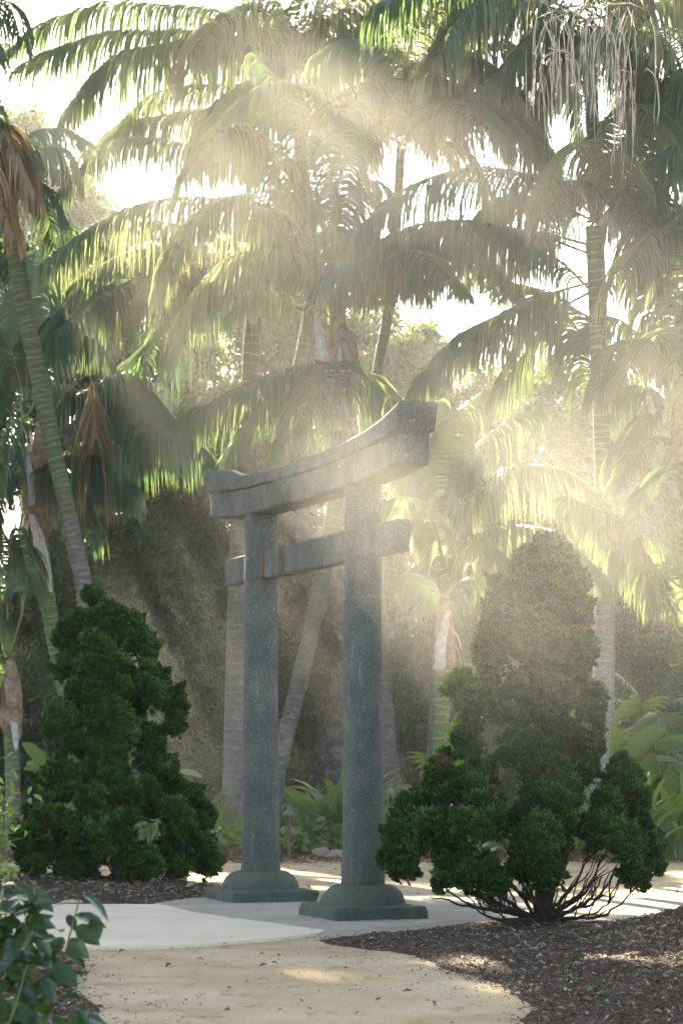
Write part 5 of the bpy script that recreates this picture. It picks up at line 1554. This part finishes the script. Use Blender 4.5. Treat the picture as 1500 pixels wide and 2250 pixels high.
#   base px,py -> tip px,py, facing (0 = to the viewer, 1 = edge on / seen from above)
LV = [(188, 1985, 128, 1975, .9), (180, 1968, 240, 2005, .9), (165, 2012, 228, 2030, .6), (150, 2010, 165, 2040, .8), (205, 2020, 215, 2060, .1), (170, 2035, 212, 2070, .1), (150, 2065, 190, 2100, .0), (150, 2075, 165, 2108, .0),
      (140, 2060, 110, 2100, .6), (105, 2090, 118, 2130, .2), (135, 2050, 128, 2040, .9), (60, 1960, 112, 1995, .4), (30, 1945, 75, 1970, .7), (0, 1950, 30, 1940, .9), (20, 1985, 78, 1978, .6), (10, 2010, 60, 2000, .5),
      (55, 2020, 112, 2030, .2), (60, 2040, 105, 2010, .3), (30, 2055, 85, 2060, .1), (20, 2070, 80, 2095, .05), (75, 2055, 110, 2080, .2), (95, 2065, 120, 2060, .5), (0, 2075, 20, 2130, .2), (40, 2110, 12, 2150, .2),
      (65, 2130, 100, 2125, .8), (55, 2150, 90, 2165, .5), (110, 2130, 150, 2150, .1), (120, 2120, 165, 2160, .2), (80, 2150, 120, 2195, .2), (60, 2170, 95, 2230, .2), (30, 2180, 80, 2200, .3), (90, 2180, 60, 2220, .2),
      (0, 2170, 40, 2175, .7), (10, 2200, 45, 2235, .3), (130, 2200, 175, 2190, .5), (150, 2230, 200, 2262, .3), (170, 2235, 230, 2245, .7), (110, 2240, 150, 2262, .5), (180, 2210, 192, 2240, .3), (40, 2225, 90, 2255, .4),
      (-10, 2025, 25, 2045, .3), (-5, 1985, 20, 2000, .4), (85, 1995, 60, 1965, .4), (0, 2230, 30, 2260, .3), (125, 2205, 100, 2235, .9), (160, 2105, 185, 2120, .6)]
for x, y in zip(rc_.rand(110) * 140 - 40, 1950 + rc_.rand(110) * 330):
    if x > 60 + (y - 1950) * 0.2:
        continue
    a = rc_.rand() * 6.28; LV.append((x, y, x + 48 * math.cos(a), y + 40 * math.sin(a), rc_.rand() * 0.7))
for (x0, y0, x1, y1, fz) in LV:
    dz = 0.22 * rc_.rand() - 0.08
    a = P(x0, y0, CY + dz) - corg; b = P(x1, y1, CY + dz - 0.015 - 0.03 * rc_.rand()) - corg
    X_ = Vector(b - a); Ls = X_.length * 1.12; X_.normalize()
    want = Vector((0.15 * rc_.randn(), -1 + fz, 0.25 + fz)).normalized()
    Yv = want.cross(X_).normalized(); Zv = X_.cross(Yv)
    m_ = Matrix((X_, Yv, Zv)).transposed()
    link('leaf', OV[rc_.randint(6)], cb, a, m_.to_euler(), (Ls, Ls * (1.0 + 0.5 * (Ls < 0.05)), Ls))


def leafy(label, px0, px1, py0, py1, Y, n, size, mats, seed, group='small bushes at the left edge'):
    r = np.random.RandomState(seed); c = P((px0 + px1) / 2 - 30, py1, Y)
    t = thing('small_bush', label, 'bush', (c[0], Y, 0.0), group); org = np.array([c[0], Y, 0.0])
    ms = [oval_leaf(seed + i, 0.2, 0.3, mats[i % len(mats)], 0.2) for i in range(4)]
    k = 0
    for s_ in range(9):
        e = P(px0 + (px1 - px0) * r.rand(), py0 + (py1 - py0) * (0.1 + 0.5 * r.rand()), Y + 0.2 * r.randn()) - org
        q = spline([np.array([0, 0, 0]), e * np.array([0.35, 1, 0.6]), e], 14)
        V, f = tube(q, np.linspace(0.007, 0.002, 14), 5)
        link('stem', mesh('stem', V, f, [M['stem']]), t)
        for i in range(n // 9):
            b = q[5 + r.randint(9)] + r.randn(3) * 0.06
            a = r.rand() * 6.28
            link('leaf', ms[r.randint(4)], t, b, (0.5 * r.randn(), 0.4 * r.randn() + 0.2, a), size * (0.7 + 0.6 * r.rand()))
    return t


leafy('fine leaved bush with reddish tips at the left edge', -60, 70, 1620, 1860, 17.5, 190, 0.075, ['cover', 'cover', 'nandina', 'cover'], 5)
leafy('low sprawling twiggy bush left of the slab', -70, 85, 1890, 1985, 16.0, 110, 0.06, ['cover', 'strap', 'nandina', 'cover'], 9)

# ------------------------------------------------------------------ haze
V, f = box_grid(1, 1, 0, 1, 1, 1, 1, 0.0)
m, nt, out = newmat('garden_mist')
pv = N(nt, 'ShaderNodeVolumePrincipled')
pv.inputs['Color'].default_value = (0.96, 0.93, 0.86, 1)
pv.inputs['Density'].default_value = HAZE_DENSITY
pv.inputs['Anisotropy'].default_value = HAZE_ANISO
nt.links.new(pv.outputs[0], out.inputs['Volume'])
V = V * np.array([165, 165, 29.0]) + np.array([0, 100, -1.1])
hz = link('haze', mesh('haze', V, f, [m], smooth=False)); hz['kind'] = 'stuff'
hz['label'] = 'pale golden mist filling the garden'; hz['category'] = 'haze'

# drifting banks of denser mist, torn by the air
def mist_bank(label, c, rad, dens, seed):
  m, nt, out = newmat('drifting_mist')
  pv = N(nt, 'ShaderNodeVolumePrincipled')
  pv.inputs['Color'].default_value = (0.96, 0.92, 0.83, 1)
  pv.inputs['Anisotropy'].default_value = HAZE_ANISO
  tc = objcoord(nt)
  ln = N(nt, 'ShaderNodeVectorMath', operation='LENGTH'); nt.links.new(tc, ln.inputs[0])
  fall = N(nt, 'ShaderNodeMapRange', interpolation_type='SMOOTHSTEP'); fall.inputs['From Min'].default_value = 1.0; fall.inputs['From Max'].default_value = 0.35
  nt.links.new(ln.outputs['Value'], fall.inputs['Value'])
  nz = ramp(nt, noise(nt, 0.45, 3, 0.6, pos(nt), 0.4), [(0.3, (0.25,) * 3), (0.65, (1.3,) * 3)])
  nt.links.new(mth(nt, 'MULTIPLY', mth(nt, 'MULTIPLY', fall.outputs[0], nz), dens), pv.inputs['Density'])
  nt.links.new(pv.outputs[0], out.inputs['Volume'])
  V, f = lathe([(math.sin(a), -math.cos(a)) for a in np.linspace(0.02, math.pi - 0.02, 18)], 28)
  o = link('mist_bank', mesh('mist_bank', V, f, [m]), None, c, (0, 0, 0), rad); o['kind'] = 'stuff'
  o['label'] = label; o['category'] = 'mist'


mist_bank('near mist bank glowing over the right end of the top beam', (1.15, 17.0, 3.5), (2.8, 4.8, 2.7), 0.0165, 1)
mist_bank('high mist bank drifting among the palm crowns', (0.6, 31.0, 7.4), (7.5, 8.0, 5.4), 0.0048, 2)
mist_bank('low mist bank behind the gate crossed by slanting rays', (-0.6, 33.0, 2.6), (5.2, 7.0, 3.8), 0.0045, 3)
